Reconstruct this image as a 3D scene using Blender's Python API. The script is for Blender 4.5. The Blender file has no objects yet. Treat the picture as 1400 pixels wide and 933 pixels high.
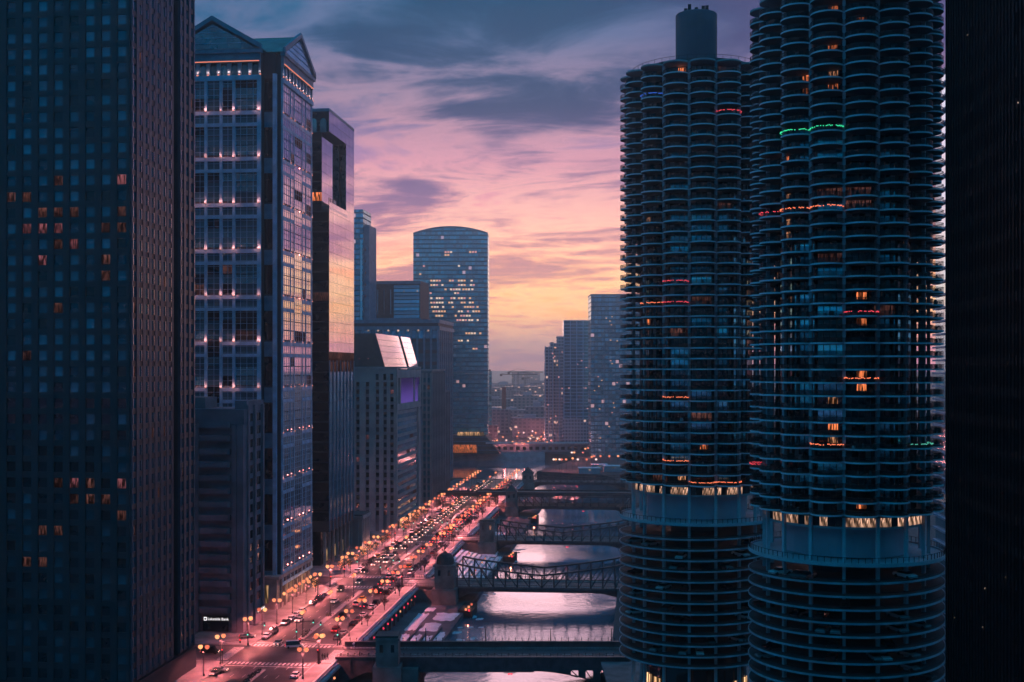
import bpy, math, random
from mathutils import Vector, Matrix
random.seed(7)
sc = bpy.context.scene
C = sc.collection
PI = math.pi

def L(r, g, b):
    f = lambda c: (c/255/12.92) if c/255 <= .04045 else ((c/255+.055)/1.055)**2.4
    return (f(r), f(g), f(b))

# ------------------------------------------------------------------ camera
cam = bpy.data.cameras.new('camera'); camo = bpy.data.objects.new('camera', cam); C.objects.link(camo)
CAMZ, FPX, HZ = 80.0, 1600.0, 503.0            # eye height (m), focal length and horizon row of the 1400 px wide frame
camo.location = (0, 0, CAMZ); camo.rotation_euler = (PI/2, 0, 0)
cam.sensor_width = 36; cam.lens = 36*FPX/1400; cam.shift_y = (HZ-466.5)/1400
cam.clip_start = 1; cam.clip_end = 60000
sc.camera = camo
def X_(px, Y): return (px-700)*Y/FPX
def Z_(py, Y): return CAMZ-(py-HZ)*Y/FPX

# ------------------------------------------------------------------ world: dusk sky with cloud streaks
w = bpy.data.worlds.new('World'); sc.world = w; w.use_nodes = True
nt = w.node_tree; nt.nodes.clear()
class NT:
    def __init__(s, t): s.t = t
    def n(s, typ, **k):
        d = s.t.nodes.new(typ)
        for a, v in k.items(): setattr(d, a, v)
        return d
    def lk(s, a, b): s.t.links.new(a, b)
    def m(s, op, a, b=None, c=None, clamp=False):
        d = s.n('ShaderNodeMath', operation=op, use_clamp=clamp)
        for i, v in enumerate((a, b, c)):
            if v is None: continue
            if isinstance(v, (int, float)): d.inputs[i].default_value = v
            else: s.lk(v, d.inputs[i])
        return d.outputs[0]
    def ramp(s, fac, stops, interp='LINEAR'):
        d = s.n('ShaderNodeValToRGB'); d.color_ramp.interpolation = interp
        el = d.color_ramp.elements
        while len(el) < len(stops): el.new(.5)
        for e, (p, c) in zip(el, stops):
            e.position = p; e.color = (*c, 1) if len(c) == 3 else c
        s.lk(fac, d.inputs[0]); return d.outputs[0]
    def mix(s, f, a, b, typ='MIX'):
        d = s.n('ShaderNodeMix', data_type='RGBA', blend_type=typ)
        for i, v in ((0, f), (6, a), (7, b)):
            if isinstance(v, (int, float)): d.inputs[i].default_value = v
            elif isinstance(v, tuple): d.inputs[i].default_value = (*v, 1)
            else: s.lk(v, d.inputs[i])
        return d.outputs[2]
    def mr(s, v, a, b, c=0., d=1., smooth=True):
        q = s.n('ShaderNodeMapRange', interpolation_type='SMOOTHSTEP' if smooth else 'LINEAR')
        s.lk(v, q.inputs[0]); q.inputs[1].default_value = a; q.inputs[2].default_value = b
        q.inputs[3].default_value = c; q.inputs[4].default_value = d
        return q.outputs[0]
SUN_EL, SUN_AZ = math.radians(2.6), math.radians(1.4)     # behind the clouds at the end of the river, slightly to the right
W = NT(nt)
tc = W.n('ShaderNodeTexCoord'); sx = W.n('ShaderNodeSeparateXYZ'); W.lk(tc.outputs['Generated'], sx.inputs[0])
x, y, z = sx.outputs
zc = W.m('MAXIMUM', z, 0.0)
west = W.ramp(W.m('MULTIPLY', zc, 2.2), [
    (0.00, L(190, 140, 164)), (.045, L(232, 158, 158)), (.10, L(255, 176, 128)), (.155, L(255, 186, 144)), (.22, L(250, 174, 166)),
    (.31, L(222, 158, 174)), (.40, L(160, 132, 170)), (.50, L(84, 110, 148)), (.64, L(56, 104, 140)), (.8, L(70, 124, 160)), (1, L(84, 150, 188))])
east = W.ramp(W.m('MULTIPLY', zc, 2.2), [
    (0.00, L(24, 98, 134)), (.15, L(22, 106, 148)), (.45, L(34, 124, 170)), (1, L(64, 158, 210))])
# clouds on a flat layer overhead, seen in perspective
inv = W.m('DIVIDE', 1.0, W.m('ADD', zc, .055))
cx, cy = W.m('MULTIPLY', x, inv), W.m('MULTIPLY', y, inv)
def cloud(sxv, syv, skew, off, detail, dist, rough):
    cv = W.n('ShaderNodeCombineXYZ')
    W.lk(W.m('MULTIPLY', W.m('ADD', cx, W.m('MULTIPLY', cy, skew)), sxv), cv.inputs[0])
    W.lk(W.m('MULTIPLY', cy, syv), cv.inputs[1]); cv.inputs[2].default_value = off
    no = W.n('ShaderNodeTexNoise'); no.inputs['Scale'].default_value = 1; no.inputs['Detail'].default_value = detail
    no.inputs['Distortion'].default_value = dist; no.inputs['Roughness'].default_value = rough
    W.lk(cv.outputs[0], no.inputs[0]); return no.outputs[0]
n1 = cloud(.85, .62, .16, 3.7, 7, .6, .55)
n2 = cloud(1.7, 2.1, .10, 11.2, 7, 1.2, .62)
n3 = cloud(.45, .30, .2, 21.4, 4, .3, .5)
dens = W.m('ADD', W.m('MULTIPLY', n1, .56), W.m('ADD', W.m('MULTIPLY', n2, .32), W.m('MULTIPLY', n3, .24)))
mask = W.mr(dens, .53, .645)
lit = W.mr(dens, .46, .535)
ccol = W.ramp(W.m('MULTIPLY', zc, 2.2), [
    (0, L(150, 112, 150)), (.08, L(172, 112, 134)), (.20, L(136, 98, 132)), (.33, L(96, 90, 132)), (.48, L(56, 76, 112)), (.7, L(44, 78, 110)), (1, L(46, 88, 120))])
hcol = W.ramp(W.m('MULTIPLY', zc, 2.2), [
    (0, L(212, 150, 160)), (.12, L(255, 216, 172)), (.24, L(255, 210, 190)), (.38, L(232, 174, 184)), (.6, L(118, 128, 162)), (1, L(70, 122, 158))])
wb = W.mix(W.m('MULTIPLY', W.m('MULTIPLY', lit, W.m('SUBTRACT', 1.0, mask)), .75), west, hcol)
wb = W.mix(W.m('MULTIPLY', mask, .88), wb, ccol)
# the glow round the place where the sun went down
sd = (math.sin(SUN_AZ)*math.cos(SUN_EL), math.cos(SUN_AZ)*math.cos(SUN_EL), math.sin(SUN_EL))
dx = W.m('SUBTRACT', x, sd[0]); dz = W.m('SUBTRACT', z, sd[2]+.012)
g = W.m('ADD', W.m('POWER', W.m('DIVIDE', dx, .15), 2.0), W.m('POWER', W.m('DIVIDE', dz, .052), 2.0))
glow = W.m('MULTIPLY', W.m('EXPONENT', W.m('MULTIPLY', g, -1.0)), W.m('GREATER_THAN', y, 0.0))
glow = W.m('MULTIPLY', glow, W.m('SUBTRACT', 1.0, W.m('MULTIPLY', mask, .55)))
wb = W.mix(W.m('MULTIPLY', glow, .48), wb, L(255, 202, 158))
wb = W.mix(W.m('MULTIPLY', W.m('MULTIPLY', W.mr(x, .02, .3), W.mr(z, .1, .24)), .45), wb, L(122, 92, 138))       # the clouds turn purple to the north-west
azf = W.mr(y, -.2, .85)
eb = W.mix(W.m('MULTIPLY', mask, .5), east, L(50, 78, 108))
skyc = W.mix(azf, eb, wb)
ns = W.n('ShaderNodeTexSky', sky_type='NISHITA'); ns.sun_disc = False
ns.sun_elevation = SUN_EL; ns.sun_rotation = SUN_AZ
nsc = W.mix(1.0, ns.outputs[0], (.05, .05, .05), 'MULTIPLY')
skyc = W.mix(.05, skyc, nsc)
skyc = W.mix(W.mr(z, -.02, 0, 1, 0), skyc, L(96, 88, 118))
hs = W.n('ShaderNodeHueSaturation'); hs.inputs['Saturation'].default_value = 1.18; W.lk(skyc, hs.inputs['Color']); skyc = hs.outputs[0]
lowb = W.m('ADD', 1.06, W.m('MULTIPLY', W.mr(z, .03, .23, 1, 0), W.m('MULTIPLY', azf, .68)))      # the afterglow is strongest low in the west
bg = W.n('ShaderNodeBackground'); W.lk(skyc, bg.inputs[0]); W.lk(lowb, bg.inputs[1])
wo = W.n('ShaderNodeOutputWorld'); W.lk(bg.outputs[0], wo.inputs[0])
try: w.cycles.sampling_method = 'MANUAL'; w.cycles.sample_map_resolution = 512
except Exception: pass

sun = bpy.data.lights.new('sun', 'SUN'); suno = bpy.data.objects.new('sun', sun); C.objects.link(suno)
sun.energy = .5; sun.angle = math.radians(30); sun.color = (1, .60, .58)
suno.rotation_euler = Vector((-sd[0], -sd[1], -sd[2])).to_track_quat('-Z', 'Y').to_euler()

sc.view_settings.view_transform = 'Standard'; sc.view_settings.look = 'None'
sc.view_settings.exposure = 0; sc.view_settings.gamma = 1; sc.view_settings.use_curve_mapping = False
cy_ = sc.cycles
cy_.max_bounces = 5; cy_.diffuse_bounces = 2; cy_.glossy_bounces = 3; cy_.transmission_bounces = 2; cy_.volume_bounces = 0
cy_.transparent_max_bounces = 4; cy_.caustics_reflective = False; cy_.caustics_refractive = False
cy_.sample_clamp_indirect = 2; cy_.use_adaptive_sampling = True; cy_.adaptive_threshold = .03; cy_.use_denoising = True
try: cy_.denoiser = 'OPENIMAGEDENOISE'
except Exception: pass

# ------------------------------------------------------------------ materials
MATS = {}
def mat(name, col, rough=.6, metal=0., var=.2, scale=.4, spec=.5, bump=0., bscale=2., rnd=0.):
    m = bpy.data.materials.new(name); m.use_nodes = True; MATS[name] = m
    t = NT(m.node_tree); p = m.node_tree.nodes['Principled BSDF']
    tcn = t.n('ShaderNodeTexCoord'); no = t.n('ShaderNodeTexNoise')
    no.inputs['Scale'].default_value = scale; no.inputs['Detail'].default_value = 5
    t.lk(tcn.outputs['Object'], no.inputs[0])
    v = t.mr(no.outputs[0], .3, .7, 1-var, 1+var)
    if rnd:
        oi = t.n('ShaderNodeObjectInfo')
        v = t.m('MULTIPLY', v, t.mr(oi.outputs['Random'], 0, 1, 1-rnd, 1+rnd, False))
    hsv = t.n('ShaderNodeHueSaturation'); hsv.inputs['Color'].default_value = (*col, 1)
    t.lk(v, hsv.inputs['Value']); t.lk(hsv.outputs[0], p.inputs['Base Color'])
    p.inputs['Roughness'].default_value = rough; p.inputs['Metallic'].default_value = metal
    p.inputs['Specular IOR Level'].default_value = spec
    if bump:
        nb = t.n('ShaderNodeTexNoise'); nb.inputs['Scale'].default_value = bscale; nb.inputs['Detail'].default_value = 3
        t.lk(tcn.outputs['Object'], nb.inputs[0])
        b = t.n('ShaderNodeBump'); b.inputs['Strength'].default_value = bump; b.inputs['Distance'].default_value = .1
        t.lk(nb.outputs[0], b.inputs['Height']); t.lk(b.outputs[0], p.inputs['Normal'])
    return m
def emit(name, col, s, noisy=0., scale=1.5):
    m = bpy.data.materials.new(name); m.use_nodes = True; MATS[name] = m
    t = NT(m.node_tree); m.node_tree.nodes.clear()
    e = t.n('ShaderNodeEmission'); e.inputs[0].default_value = (*col, 1); e.inputs[1].default_value = s
    o = t.n('ShaderNodeOutputMaterial'); t.lk(e.outputs[0], o.inputs[0])
    if noisy:                                               # rooms: blinds, lamps and furniture behind the pane
        oi = t.n('ShaderNodeObjectInfo'); tcn = t.n('ShaderNodeTexCoord')
        ad = t.n('ShaderNodeVectorMath', operation='ADD'); sca = t.n('ShaderNodeVectorMath', operation='SCALE')
        t.lk(oi.outputs['Location'], sca.inputs[0]); sca.inputs[3].default_value = 1.37
        t.lk(tcn.outputs['Object'], ad.inputs[0]); t.lk(sca.outputs[0], ad.inputs[1])
        mp_ = t.n('ShaderNodeMapping'); mp_.inputs['Scale'].default_value = (2.2*scale, 2.2*scale, .35*scale); t.lk(ad.outputs[0], mp_.inputs[0])
        no = t.n('ShaderNodeTexNoise'); no.inputs['Scale'].default_value = 1; no.inputs['Detail'].default_value = 1
        t.lk(mp_.outputs[0], no.inputs[0])
        v = t.mr(no.outputs[0], .44, .62, .05, 1.0)
        sp = t.n('ShaderNodeSeparateXYZ'); t.lk(tcn.outputs['Generated'], sp.inputs[0])
        v = t.m('MULTIPLY', v, t.mr(sp.outputs[2], .0, 1., .45, 1.15, False))
        v = t.m('MULTIPLY', v, t.mr(oi.outputs['Random'], 0, 1, .35, 1.3, False))
        t.lk(t.m('MULTIPLY', v, s), e.inputs[1])
    return m
mat('dark_granite', (.020, .024, .031), .45, var=.25, scale=.15, rnd=.15)
mat('granite_night', (.030, .060, .090), .45, var=.25, scale=.15)
mat('dark_spandrel', (.017, .022, .028), .4, var=.25, scale=.2)
mat('steel', (.6, .62, .68), .25, 1, var=.1)
mat('concrete_brown', (.17, .15, .19), .8, var=.3, scale=.12, bump=.2)
mat('concrete_pale', (.42, .42, .46), .8, var=.2, scale=.2)
mat('granite_blue', (.24, .46, .64), .55, var=.2, scale=.3)
mat('granite_blue_dark', (.08, .21, .30), .5, var=.2, scale=.3)
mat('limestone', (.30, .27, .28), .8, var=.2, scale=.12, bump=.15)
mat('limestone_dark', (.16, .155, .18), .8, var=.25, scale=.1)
mat('copper_roof', (.06, .17, .17), .5, var=.3, scale=.2)
mat('stone_base', (.30, .26, .26), .75, var=.25, scale=.3, bump=.15)
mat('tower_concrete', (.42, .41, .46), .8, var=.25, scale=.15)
mat('tower_concrete_shaded', (.07, .075, .085), .85, var=.25, scale=.15)  # same concrete, darker: shade on the slab faces put into the colour
mat('core_dark', (.016, .024, .032), .6, var=.2)
mat('lift_wall', (.09, .12, .15), .8, var=.2, scale=.1)
mat('mech_wall', (.52, .36, .42), .8, var=.15, scale=.1)
mat('glass_dark', (.010, .014, .020), .10, 0, var=.3, scale=.3, spec=.55, rnd=.5)
mat('glass_teal', (.16, .56, .70), .12, .75, var=.25, scale=.15, rnd=.45)
mat('glass_night', (.05, .15, .19), .14, .7, var=.3, scale=.2, rnd=.55)
mat('glass_deep', (.10, .36, .48), .10, .7, var=.3, scale=.12, rnd=.4)
mat('glass_mirror', (.82, .80, .86), .05, 1, var=.06, scale=.1, bump=.02, bscale=.5, rnd=.06)
mat('glass_balcony', (.20, .60, .70), .12, .85, var=.4, scale=.5, rnd=.8)
mat('black_metal', (.012, .013, .016), .5, .3, var=.2)
mat('bronze_dark', (.006, .007, .009), .55, .2, var=.2, spec=.2)
mat('pole_dark', (.02, .02, .024), .5, .2)
mat('bridge_steel', (.075, .062, .072), .55, .3, var=.35, scale=.5)
mat('bridge_steel_light', (.10, .085, .09), .5, .2, var=.3, scale=.4)
mat('bridge_stone', (.20, .165, .165), .85, var=.3, scale=.25, bump=.3)
mat('roof_dark', (.03, .04, .045), .6, var=.3)
mat('asphalt', (.058, .052, .056), .5, var=.65, scale=.09, bump=.15, bscale=3)
mat('deck_asphalt', (.06, .06, .07), .6, var=.3, scale=.2)
mat('pavement', (.17, .155, .16), .75, var=.4, scale=.18, bump=.1)
mat('kerb', (.34, .32, .32), .7, var=.2)
mat('road_paint', (.62, .60, .58), .6, var=.3, scale=1.2)
mat('land', (.07, .065, .07), .9, var=.4, scale=.01)
mat('quay', (.11, .10, .11), .85, var=.35, scale=.12, bump=.3)
mat('snow', (.78, .78, .82), .8, var=.12, scale=.3, bump=.2)
mat('ice', (.62, .66, .72), .5, var=.2, scale=.4, bump=.1)
mat('bark', (.035, .028, .026), .9, var=.3)
mat('hedge', (.022, .03, .022), .9, var=.4, scale=3)
mat('tyre', (.015, .015, .015), .8)
mat('car_glass', (.012, .014, .018), .06, spec=.6)
mat('coat_dark', (.02, .02, .026), .9)
mat('skin', (.35, .2, .15), .6)
for nm, c in dict(black=(.012, .012, .014), white=(.6, .6, .62), silver=(.34, .35, .37), grey=(.12, .12, .13), red=(.35, .03, .03), blue=(.03, .06, .16), yellow=(.5, .33, .05)).items():
    mat('paint_'+nm, c, .25, .0 if nm in ('white', 'yellow') else .3, var=.05)
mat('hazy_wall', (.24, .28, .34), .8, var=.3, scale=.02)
emit('lit_warm', (1., .42, .20), .95, .8)
emit('lit_orange', (1., .24, .08), 1.5, .7, 1.)
emit('lit_pink', (1., .30, .36), .26, .8)
emit('lit_white', (1., .72, .55), 1.1, .6, 2)
emit('lit_dim', (.9, .34, .28), .13, .9)
emit('lit_cove', (1., .28, .16), 1.1)
emit('lit_lobby', (1., .55, .26), 1.6, .7, .5)
for nm_, c_, s_ in (('lantern', (1., .31, .12), 1.6), ('lantern_far', (1., .34, .25), 1.6)):
    m = emit(nm_, c_, s_); t = NT(m.node_tree); oi = t.n('ShaderNodeObjectInfo'); e = next(n for n in m.node_tree.nodes if n.type == 'EMISSION')
    t.lk(t.mr(oi.outputs['Random'], 0, 1, .55*s_, 1.25*s_, False), e.inputs[1])
    t.lk(t.mix(oi.outputs['Random'], (1., .20, .12), (1., .40, .16)), e.inputs[0])
emit('lantern_white', (1., .72, .66), 1.6)
emit('uplight', (1., .34, .24), .95)
emit('lit_far_warm', (1., .50, .26), .95)
emit('lit_far_pink', (1., .42, .40), .8)
emit('lit_far_white', (1., .70, .52), 1.0)
emit('headlight', (1., .66, .52), 2.6)
emit('taillight', (1., .05, .07), 2.2)
emit('signal_green', (.15, 1., .75), 1.5)
emit('signal_red', (1., .06, .08), 1.6)
emit('nav_red', (1., .05, .10), 1.6)
emit('sign_white', (1., .96, 1.), 1.3)
m = emit('violet_wall_wash', (.18, .10, .60), .4); t = NT(m.node_tree)  # violet light on the attic wall, painted as a glow fading upwards
tcn = t.n('ShaderNodeTexCoord'); sp = t.n('ShaderNodeSeparateXYZ'); t.lk(tcn.outputs['Generated'], sp.inputs[0])
t.lk(t.mr(sp.outputs[2], 0., 1., .50, .10), next(n for n in m.node_tree.nodes if n.type == 'EMISSION').inputs[1])
emit('string_orange', (1., .22, .10), 1.6)
emit('string_green', (.05, 1., .45), 1.0)
emit('string_red', (1., .08, .12), 1.2)
emit('string_blue', (.05, .2, 1.), .9)
emit('string_teal', (.15, .8, .6), .7)

def facade_mat(name, wall, glassc, px, pz, fx, fz, lit_p, litc=(1., .55, .38), lits=1.0, rough=.25, metal=.4):
    """windows too small to tell apart: a grid in object space with a few lit rooms"""
    m = bpy.data.materials.new(name); m.use_nodes = True; MATS[name] = m
    t = NT(m.node_tree); p = m.node_tree.nodes['Principled BSDF']
    tcn = t.n('ShaderNodeTexCoord'); s = t.n('ShaderNodeSeparateXYZ'); t.lk(tcn.outputs['Object'], s.inputs[0])
    h = t.m('ADD', s.outputs[0], s.outputs[1])
    a, b = t.m('DIVIDE', h, px), t.m('DIVIDE', s.outputs[2], pz)
    fa, fb = t.m('FRACT', a), t.m('FRACT', b)
    wm = t.m('MULTIPLY', t.m('LESS_THAN', fa, fx), t.m('LESS_THAN', fb, fz))
    cv = t.n('ShaderNodeCombineXYZ'); t.lk(t.m('FLOOR', a), cv.inputs[0]); t.lk(t.m('FLOOR', b), cv.inputs[1])
    wn = t.n('ShaderNodeTexWhiteNoise'); t.lk(cv.outputs[0], wn.inputs[0])
    gl = t.mix(wn.outputs[0], tuple(c*.6 for c in glassc), tuple(min(1, c*1.5) for c in glassc))
    t.lk(t.mix(wm, wall, gl), p.inputs['Base Color'])
    t.lk(t.m('SUBTRACT', .75, t.m('MULTIPLY', wm, .75-rough)), p.inputs['Roughness'])
    t.lk(t.m('MULTIPLY', wm, metal), p.inputs['Metallic'])
    no = t.n('ShaderNodeTexNoise'); no.inputs['Scale'].default_value = .35; t.lk(cv.outputs[0], no.inputs[0])
    lp = t.m('MULTIPLY', t.m('GREATER_THAN', t.m('ADD', wn.outputs[0], t.m('MULTIPLY', t.m('SUBTRACT', no.outputs[0], .5), .5)), 1-lit_p), wm)
    p.inputs['Emission Color'].default_value = (*litc, 1); t.lk(t.m('MULTIPLY', lp, lits), p.inputs['Emission Strength'])
    return m
facade_mat('facade_arch', (.05, .13, .17), (.14, .60, .74), 2.9, 4.1, .9, .72, .0, litc=(1., .5, .45), lits=.45, metal=.8)
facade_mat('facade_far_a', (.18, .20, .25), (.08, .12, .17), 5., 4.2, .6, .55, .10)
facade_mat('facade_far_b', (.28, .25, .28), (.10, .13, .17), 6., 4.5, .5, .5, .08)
facade_mat('facade_teal', (.045, .11, .14), (.13, .50, .62), 3.2, 4.0, .88, .74, .0, litc=(1., .5, .45), lits=.5, metal=.75)
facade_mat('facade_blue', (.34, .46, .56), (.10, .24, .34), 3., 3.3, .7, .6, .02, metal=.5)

# ------------------------------------------------------------------ mesh helpers
BOXF = [(0, 3, 2, 1), (4, 5, 6, 7), (0, 1, 5, 4), (1, 2, 6, 5), (2, 3, 7, 6), (3, 0, 4, 7)]
class MB:
    def __init__(s): s.v = []; s.f = []; s.m = []
    def add(s, v, f, mi=0):
        o = len(s.v); s.v += [tuple(p) for p in v]; s.f += [tuple(i+o for i in q) for q in f]; s.m += [mi]*len(f)
    def box(s, x0, x1, y0, y1, z0, z1, mi=0):
        s.add([(x0, y0, z0), (x1, y0, z0), (x1, y1, z0), (x0, y1, z0), (x0, y0, z1), (x1, y0, z1), (x1, y1, z1), (x0, y1, z1)], BOXF, mi)
    def hexa(s, p, mi=0): s.add(p, BOXF, mi)
    def prism(s, poly, z0, z1, mi=0):
        n = len(poly)
        s.add([(a, b, z0) for a, b in poly]+[(a, b, z1) for a, b in poly],
              [tuple(range(n-1, -1, -1)), tuple(range(n, 2*n))]+[(i, (i+1) % n, n+(i+1) % n, n+i) for i in range(n)], mi)
    def bar(s, p, q, r, mi=0, r2=None, n=4):
        p, q = Vector(p), Vector(q); d = (q-p).normalized()
        a = d.orthogonal().normalized() if abs(d.z) > .99 else d.cross(Vector((0, 0, 1))).normalized()
        b = d.cross(a); r2 = r if r2 is None else r2
        ring = lambda c, rr: [c+(a*math.cos(t)+b*math.sin(t))*rr for t in [(i+.5)*2*PI/n for i in range(n)]]
        s.add(ring(p, r)+ring(q, r2), [tuple(range(n)), tuple(range(2*n-1, n-1, -1))]+[(i, n+i, n+(i+1) % n, (i+1) % n) for i in range(n)], mi)
    def lathe(s, prof, n=16, mi=0, c=(0, 0)):
        k = len(prof)
        v = [(c[0]+r*math.cos(2*PI*i/n), c[1]+r*math.sin(2*PI*i/n), zz) for i in range(n) for r, zz in prof]
        f = [(i*k+j, ((i+1) % n)*k+j, ((i+1) % n)*k+j+1, i*k+j+1) for i in range(n) for j in range(k-1)]
        f += [tuple(i*k+k-1 for i in range(n)), tuple(i*k for i in range(n-1, -1, -1))]
        s.add(v, f, mi)
    def mesh(s, name, mats, smooth=False):
        me = bpy.data.meshes.new(name); me.from_pydata(s.v, [], s.f)
        for m in ([mats] if isinstance(mats, str) else mats): me.materials.append(MATS[m])
        if len(set(s.m)) > 1: me.polygons.foreach_set('material_index', s.m)
        if smooth: me.polygons.foreach_set('use_smooth', [True]*len(s.f))
        me.update(); return me
    def build(s, name, mats, parent=None, M=None, smooth=False, **k):
        return O(name, s.mesh(name, mats, smooth), parent, M, **k)
def O(name, data, parent=None, M=None, **props):
    o = bpy.data.objects.new(name, data); C.objects.link(o)
    if parent: o.parent = parent
    if M is not None: o.matrix_basis = M
    for k, v in props.items(): o[k] = v
    return o
def T(x, y, z=0.): return Matrix.Translation((x, y, z))
def RZ(a): return Matrix.Rotation(a, 4, 'Z')
BC = {}
def bx(name, x0, x1, y0, y1, z0, z1, m, parent=None, **k):
    d = (round(x1-x0, 3), round(y1-y0, 3), round(z1-z0, 3), m)
    if d not in BC:
        b = MB(); b.box(-d[0]/2, d[0]/2, -d[1]/2, d[1]/2, -d[2]/2, d[2]/2); BC[d] = b.mesh(name, m)
    return O(name, BC[d], parent, T((x0+x1)/2, (y0+y1)/2, (z0+z1)/2), **k)
def thing(name, label, cat, M=None, group=None):
    o = O(name, None, None, M, label=label, category=cat); o.empty_display_size = .5
    if group: o['group'] = group
    return o
class Panes:
    """the first `limit` panes of a building are parts of their own, the rest one mesh"""
    def __init__(s, parent, limit=300, name='window'): s.p = parent; s.n = limit; s.name = name; s.rest = {}
    def add(s, x0, x1, y0, y1, z0, z1, m, own=True):
        if own and s.n > 0:
            s.n -= 1; bx(s.name, x0, x1, y0, y1, z0, z1, m, s.p)
        else: s.rest.setdefault(m, MB()).box(x0, x1, y0, y1, z0, z1)
    def done(s):
        if not s.rest: return
        b = MB(); ms = list(s.rest)
        for i, m in enumerate(ms):
            r = s.rest[m]; o = len(b.v); b.v += r.v; b.f += [tuple(q+o for q in f) for f in r.f]; b.m += [i]*len(r.f)
        b.build(s.name+'_mass', ms, s.p, kind='stuff')
def plight(name, loc, power, col, parent, size=.3):
    l = bpy.data.lights.new(name, 'POINT'); l.energy = power; l.color = col; l.shadow_soft_size = size
    return O(name, l, parent, T(*loc))
def dlight(name, loc, power, col, parent, size=.3):
    # downward spot added in place of the globes' all-round light, sparing the facades
    l = bpy.data.lights.new(name, 'SPOT'); l.energy = power; l.color = col; l.shadow_soft_size = size; l.spot_size = math.radians(158); l.spot_blend = .5
    return O(name, l, parent, T(*loc))
ORD = 'first second third fourth fifth sixth seventh eighth ninth tenth eleventh twelfth thirteenth fourteenth fifteenth sixteenth seventeenth eighteenth nineteenth twentieth'.split()
def ordw(i):
    if i < 20: return ORD[i]
    t, u = divmod(i+1, 10); ten = {2: 'twent', 3: 'thirt', 4: 'fort', 5: 'fift'}[t]
    return ten+'ieth' if u == 0 else ten+'y-'+ORD[u-1]

# street frame: +y along the boulevard away from the eye, +x towards the river; a = 0 is the building line
SL = .11; ANG = -math.atan(SL); CU = math.cos(ANG)
P0 = Vector((-76.9, 388, 0))
SF = T(*P0) @ RZ(ANG)
def st(a, b, zz=0.): return SF @ Vector((a, b, zz))
def line_at(px, back=0.):                           # where the building line shows at image column px
    k = (px-700)/FPX; Yv = (P0.x-back-SL*P0.y)/(k-SL); return Vector((k*Yv, Yv, 0))
def frame(px, Y): return T(X_(px, Y), Y, 0) @ RZ(ANG)

# ------------------------------------------------------------------ ground, river, roads
WEDGE, REDGE, NEDGE = 37.4, 57.5, 110.5              # boulevard's river edge, riverwalk's edge, far bank (street frame)
def flat(name, poly, z0, z1, m, **k):
    b = MB(); b.prism(poly, z0, z1); return b.build(name, m, **k)
def s2(a, b): p = st(a, b); return (p.x, p.y)
flat('ground', [(-9000, -900), s2(WEDGE, -1250), s2(WEDGE, 457), (-24, 848), (-85, 868), (-9000, 980)], -9, -.15, 'land', kind='structure')
flat('ground', [s2(NEDGE, -1250), (9000, -1200), (9000, 1058), (62, 1058), (44, 985), (19, 906), (70, 872), s2(NEDGE, 430)], -9, -.15, 'land', kind='structure')
flat('ground', [(-9000, 1104), (30, 1103), (62, 1062), (9000, 1062), (9000, 30000), (-9000, 30000)], -9, -.15, 'land', kind='structure')
m = mat('river_water', (.46, .39, .50), .06, .62, var=.1, scale=.02, spec=.8)
t = NT(m.node_tree); p = m.node_tree.nodes['Principled BSDF']
p.inputs['IOR'].default_value = 1.5
tcn = t.n('ShaderNodeTexCoord')
mp = t.n('ShaderNodeMapping'); mp.inputs['Scale'].default_value = (.55, .55, 1); t.lk(tcn.outputs['Object'], mp.inputs[0])
na = t.n('ShaderNodeTexNoise'); na.inputs['Scale'].default_value = .7; na.inputs['Detail'].default_value = 5; t.lk(mp.outputs[0], na.inputs[0])
nb = t.n('ShaderNodeTexNoise'); nb.inputs['Scale'].default_value = .045; nb.inputs['Detail'].default_value = 3; t.lk(mp.outputs[0], nb.inputs[0])
b_ = t.n('ShaderNodeBump'); b_.inputs['Strength'].default_value = .42; b_.inputs['Distance'].default_value = .22
t.lk(t.m('MULTIPLY', na.outputs[0], t.mr(nb.outputs[0], .35, .65, .35, 1.)), b_.inputs['Height']); t.lk(b_.outputs[0], p.inputs['Normal'])
t.lk(t.mr(nb.outputs[0], .35, .65, .05, .16), p.inputs['Roughness'])
b = MB(); b.add([(-9500, -950, -7), (9500, -950, -7), (9500, 1200, -7), (-9500, 1200, -7)], [(0, 1, 2, 3)]); b.build('river', 'river_water', kind='structure')

CROSS = [(318, 336), (429, 446), (541, 557), (674, 694)]     # cross streets (depth ranges)
def lb(Y, a=20): return (Y-P0.y+SL*a*CU)/CU
KS, KN = 7.2, 31.2
b = MB(); b.box(KS, KN, -260, 454, -.146, -.146+.001)
b.build('boulevard_road', 'asphalt', None, SF, kind='structure')
for i, (y0, y1) in enumerate(CROSS):
    b = MB(); b.box(-420, KS-.02, lb(y0)+1.5, lb(y1)-1.5, -.145, -.144); b.box(KN+.02, WEDGE-.05, lb(y0, 34)+1.5, lb(y1, 34)-1.5, -.145, -.144)
    b.build('side_street', 'asphalt', None, SF, kind='structure')
cuts = [-260]+[q for y0, y1 in CROSS for q in (lb(y0), lb(y1))]+[454]
for i in range(0, len(cuts), 2):
    for a0, a1, side in ((-14, KS, 0), (KN, WEDGE, 1)):
        s = MB(); s.box(a0 if side == 0 else a0+.32, a1-.32 if side == 0 else a1, cuts[i], cuts[i+1], -.15, 0)
        so = s.build('pavement', 'pavement', None, SF, kind='structure')
        k0 = a1-.318 if side == 0 else a0
        bx('kerb', k0, k0+.316, cuts[i]-.15, cuts[i+1]+.15, -.15, .01, 'kerb', so)
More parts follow.
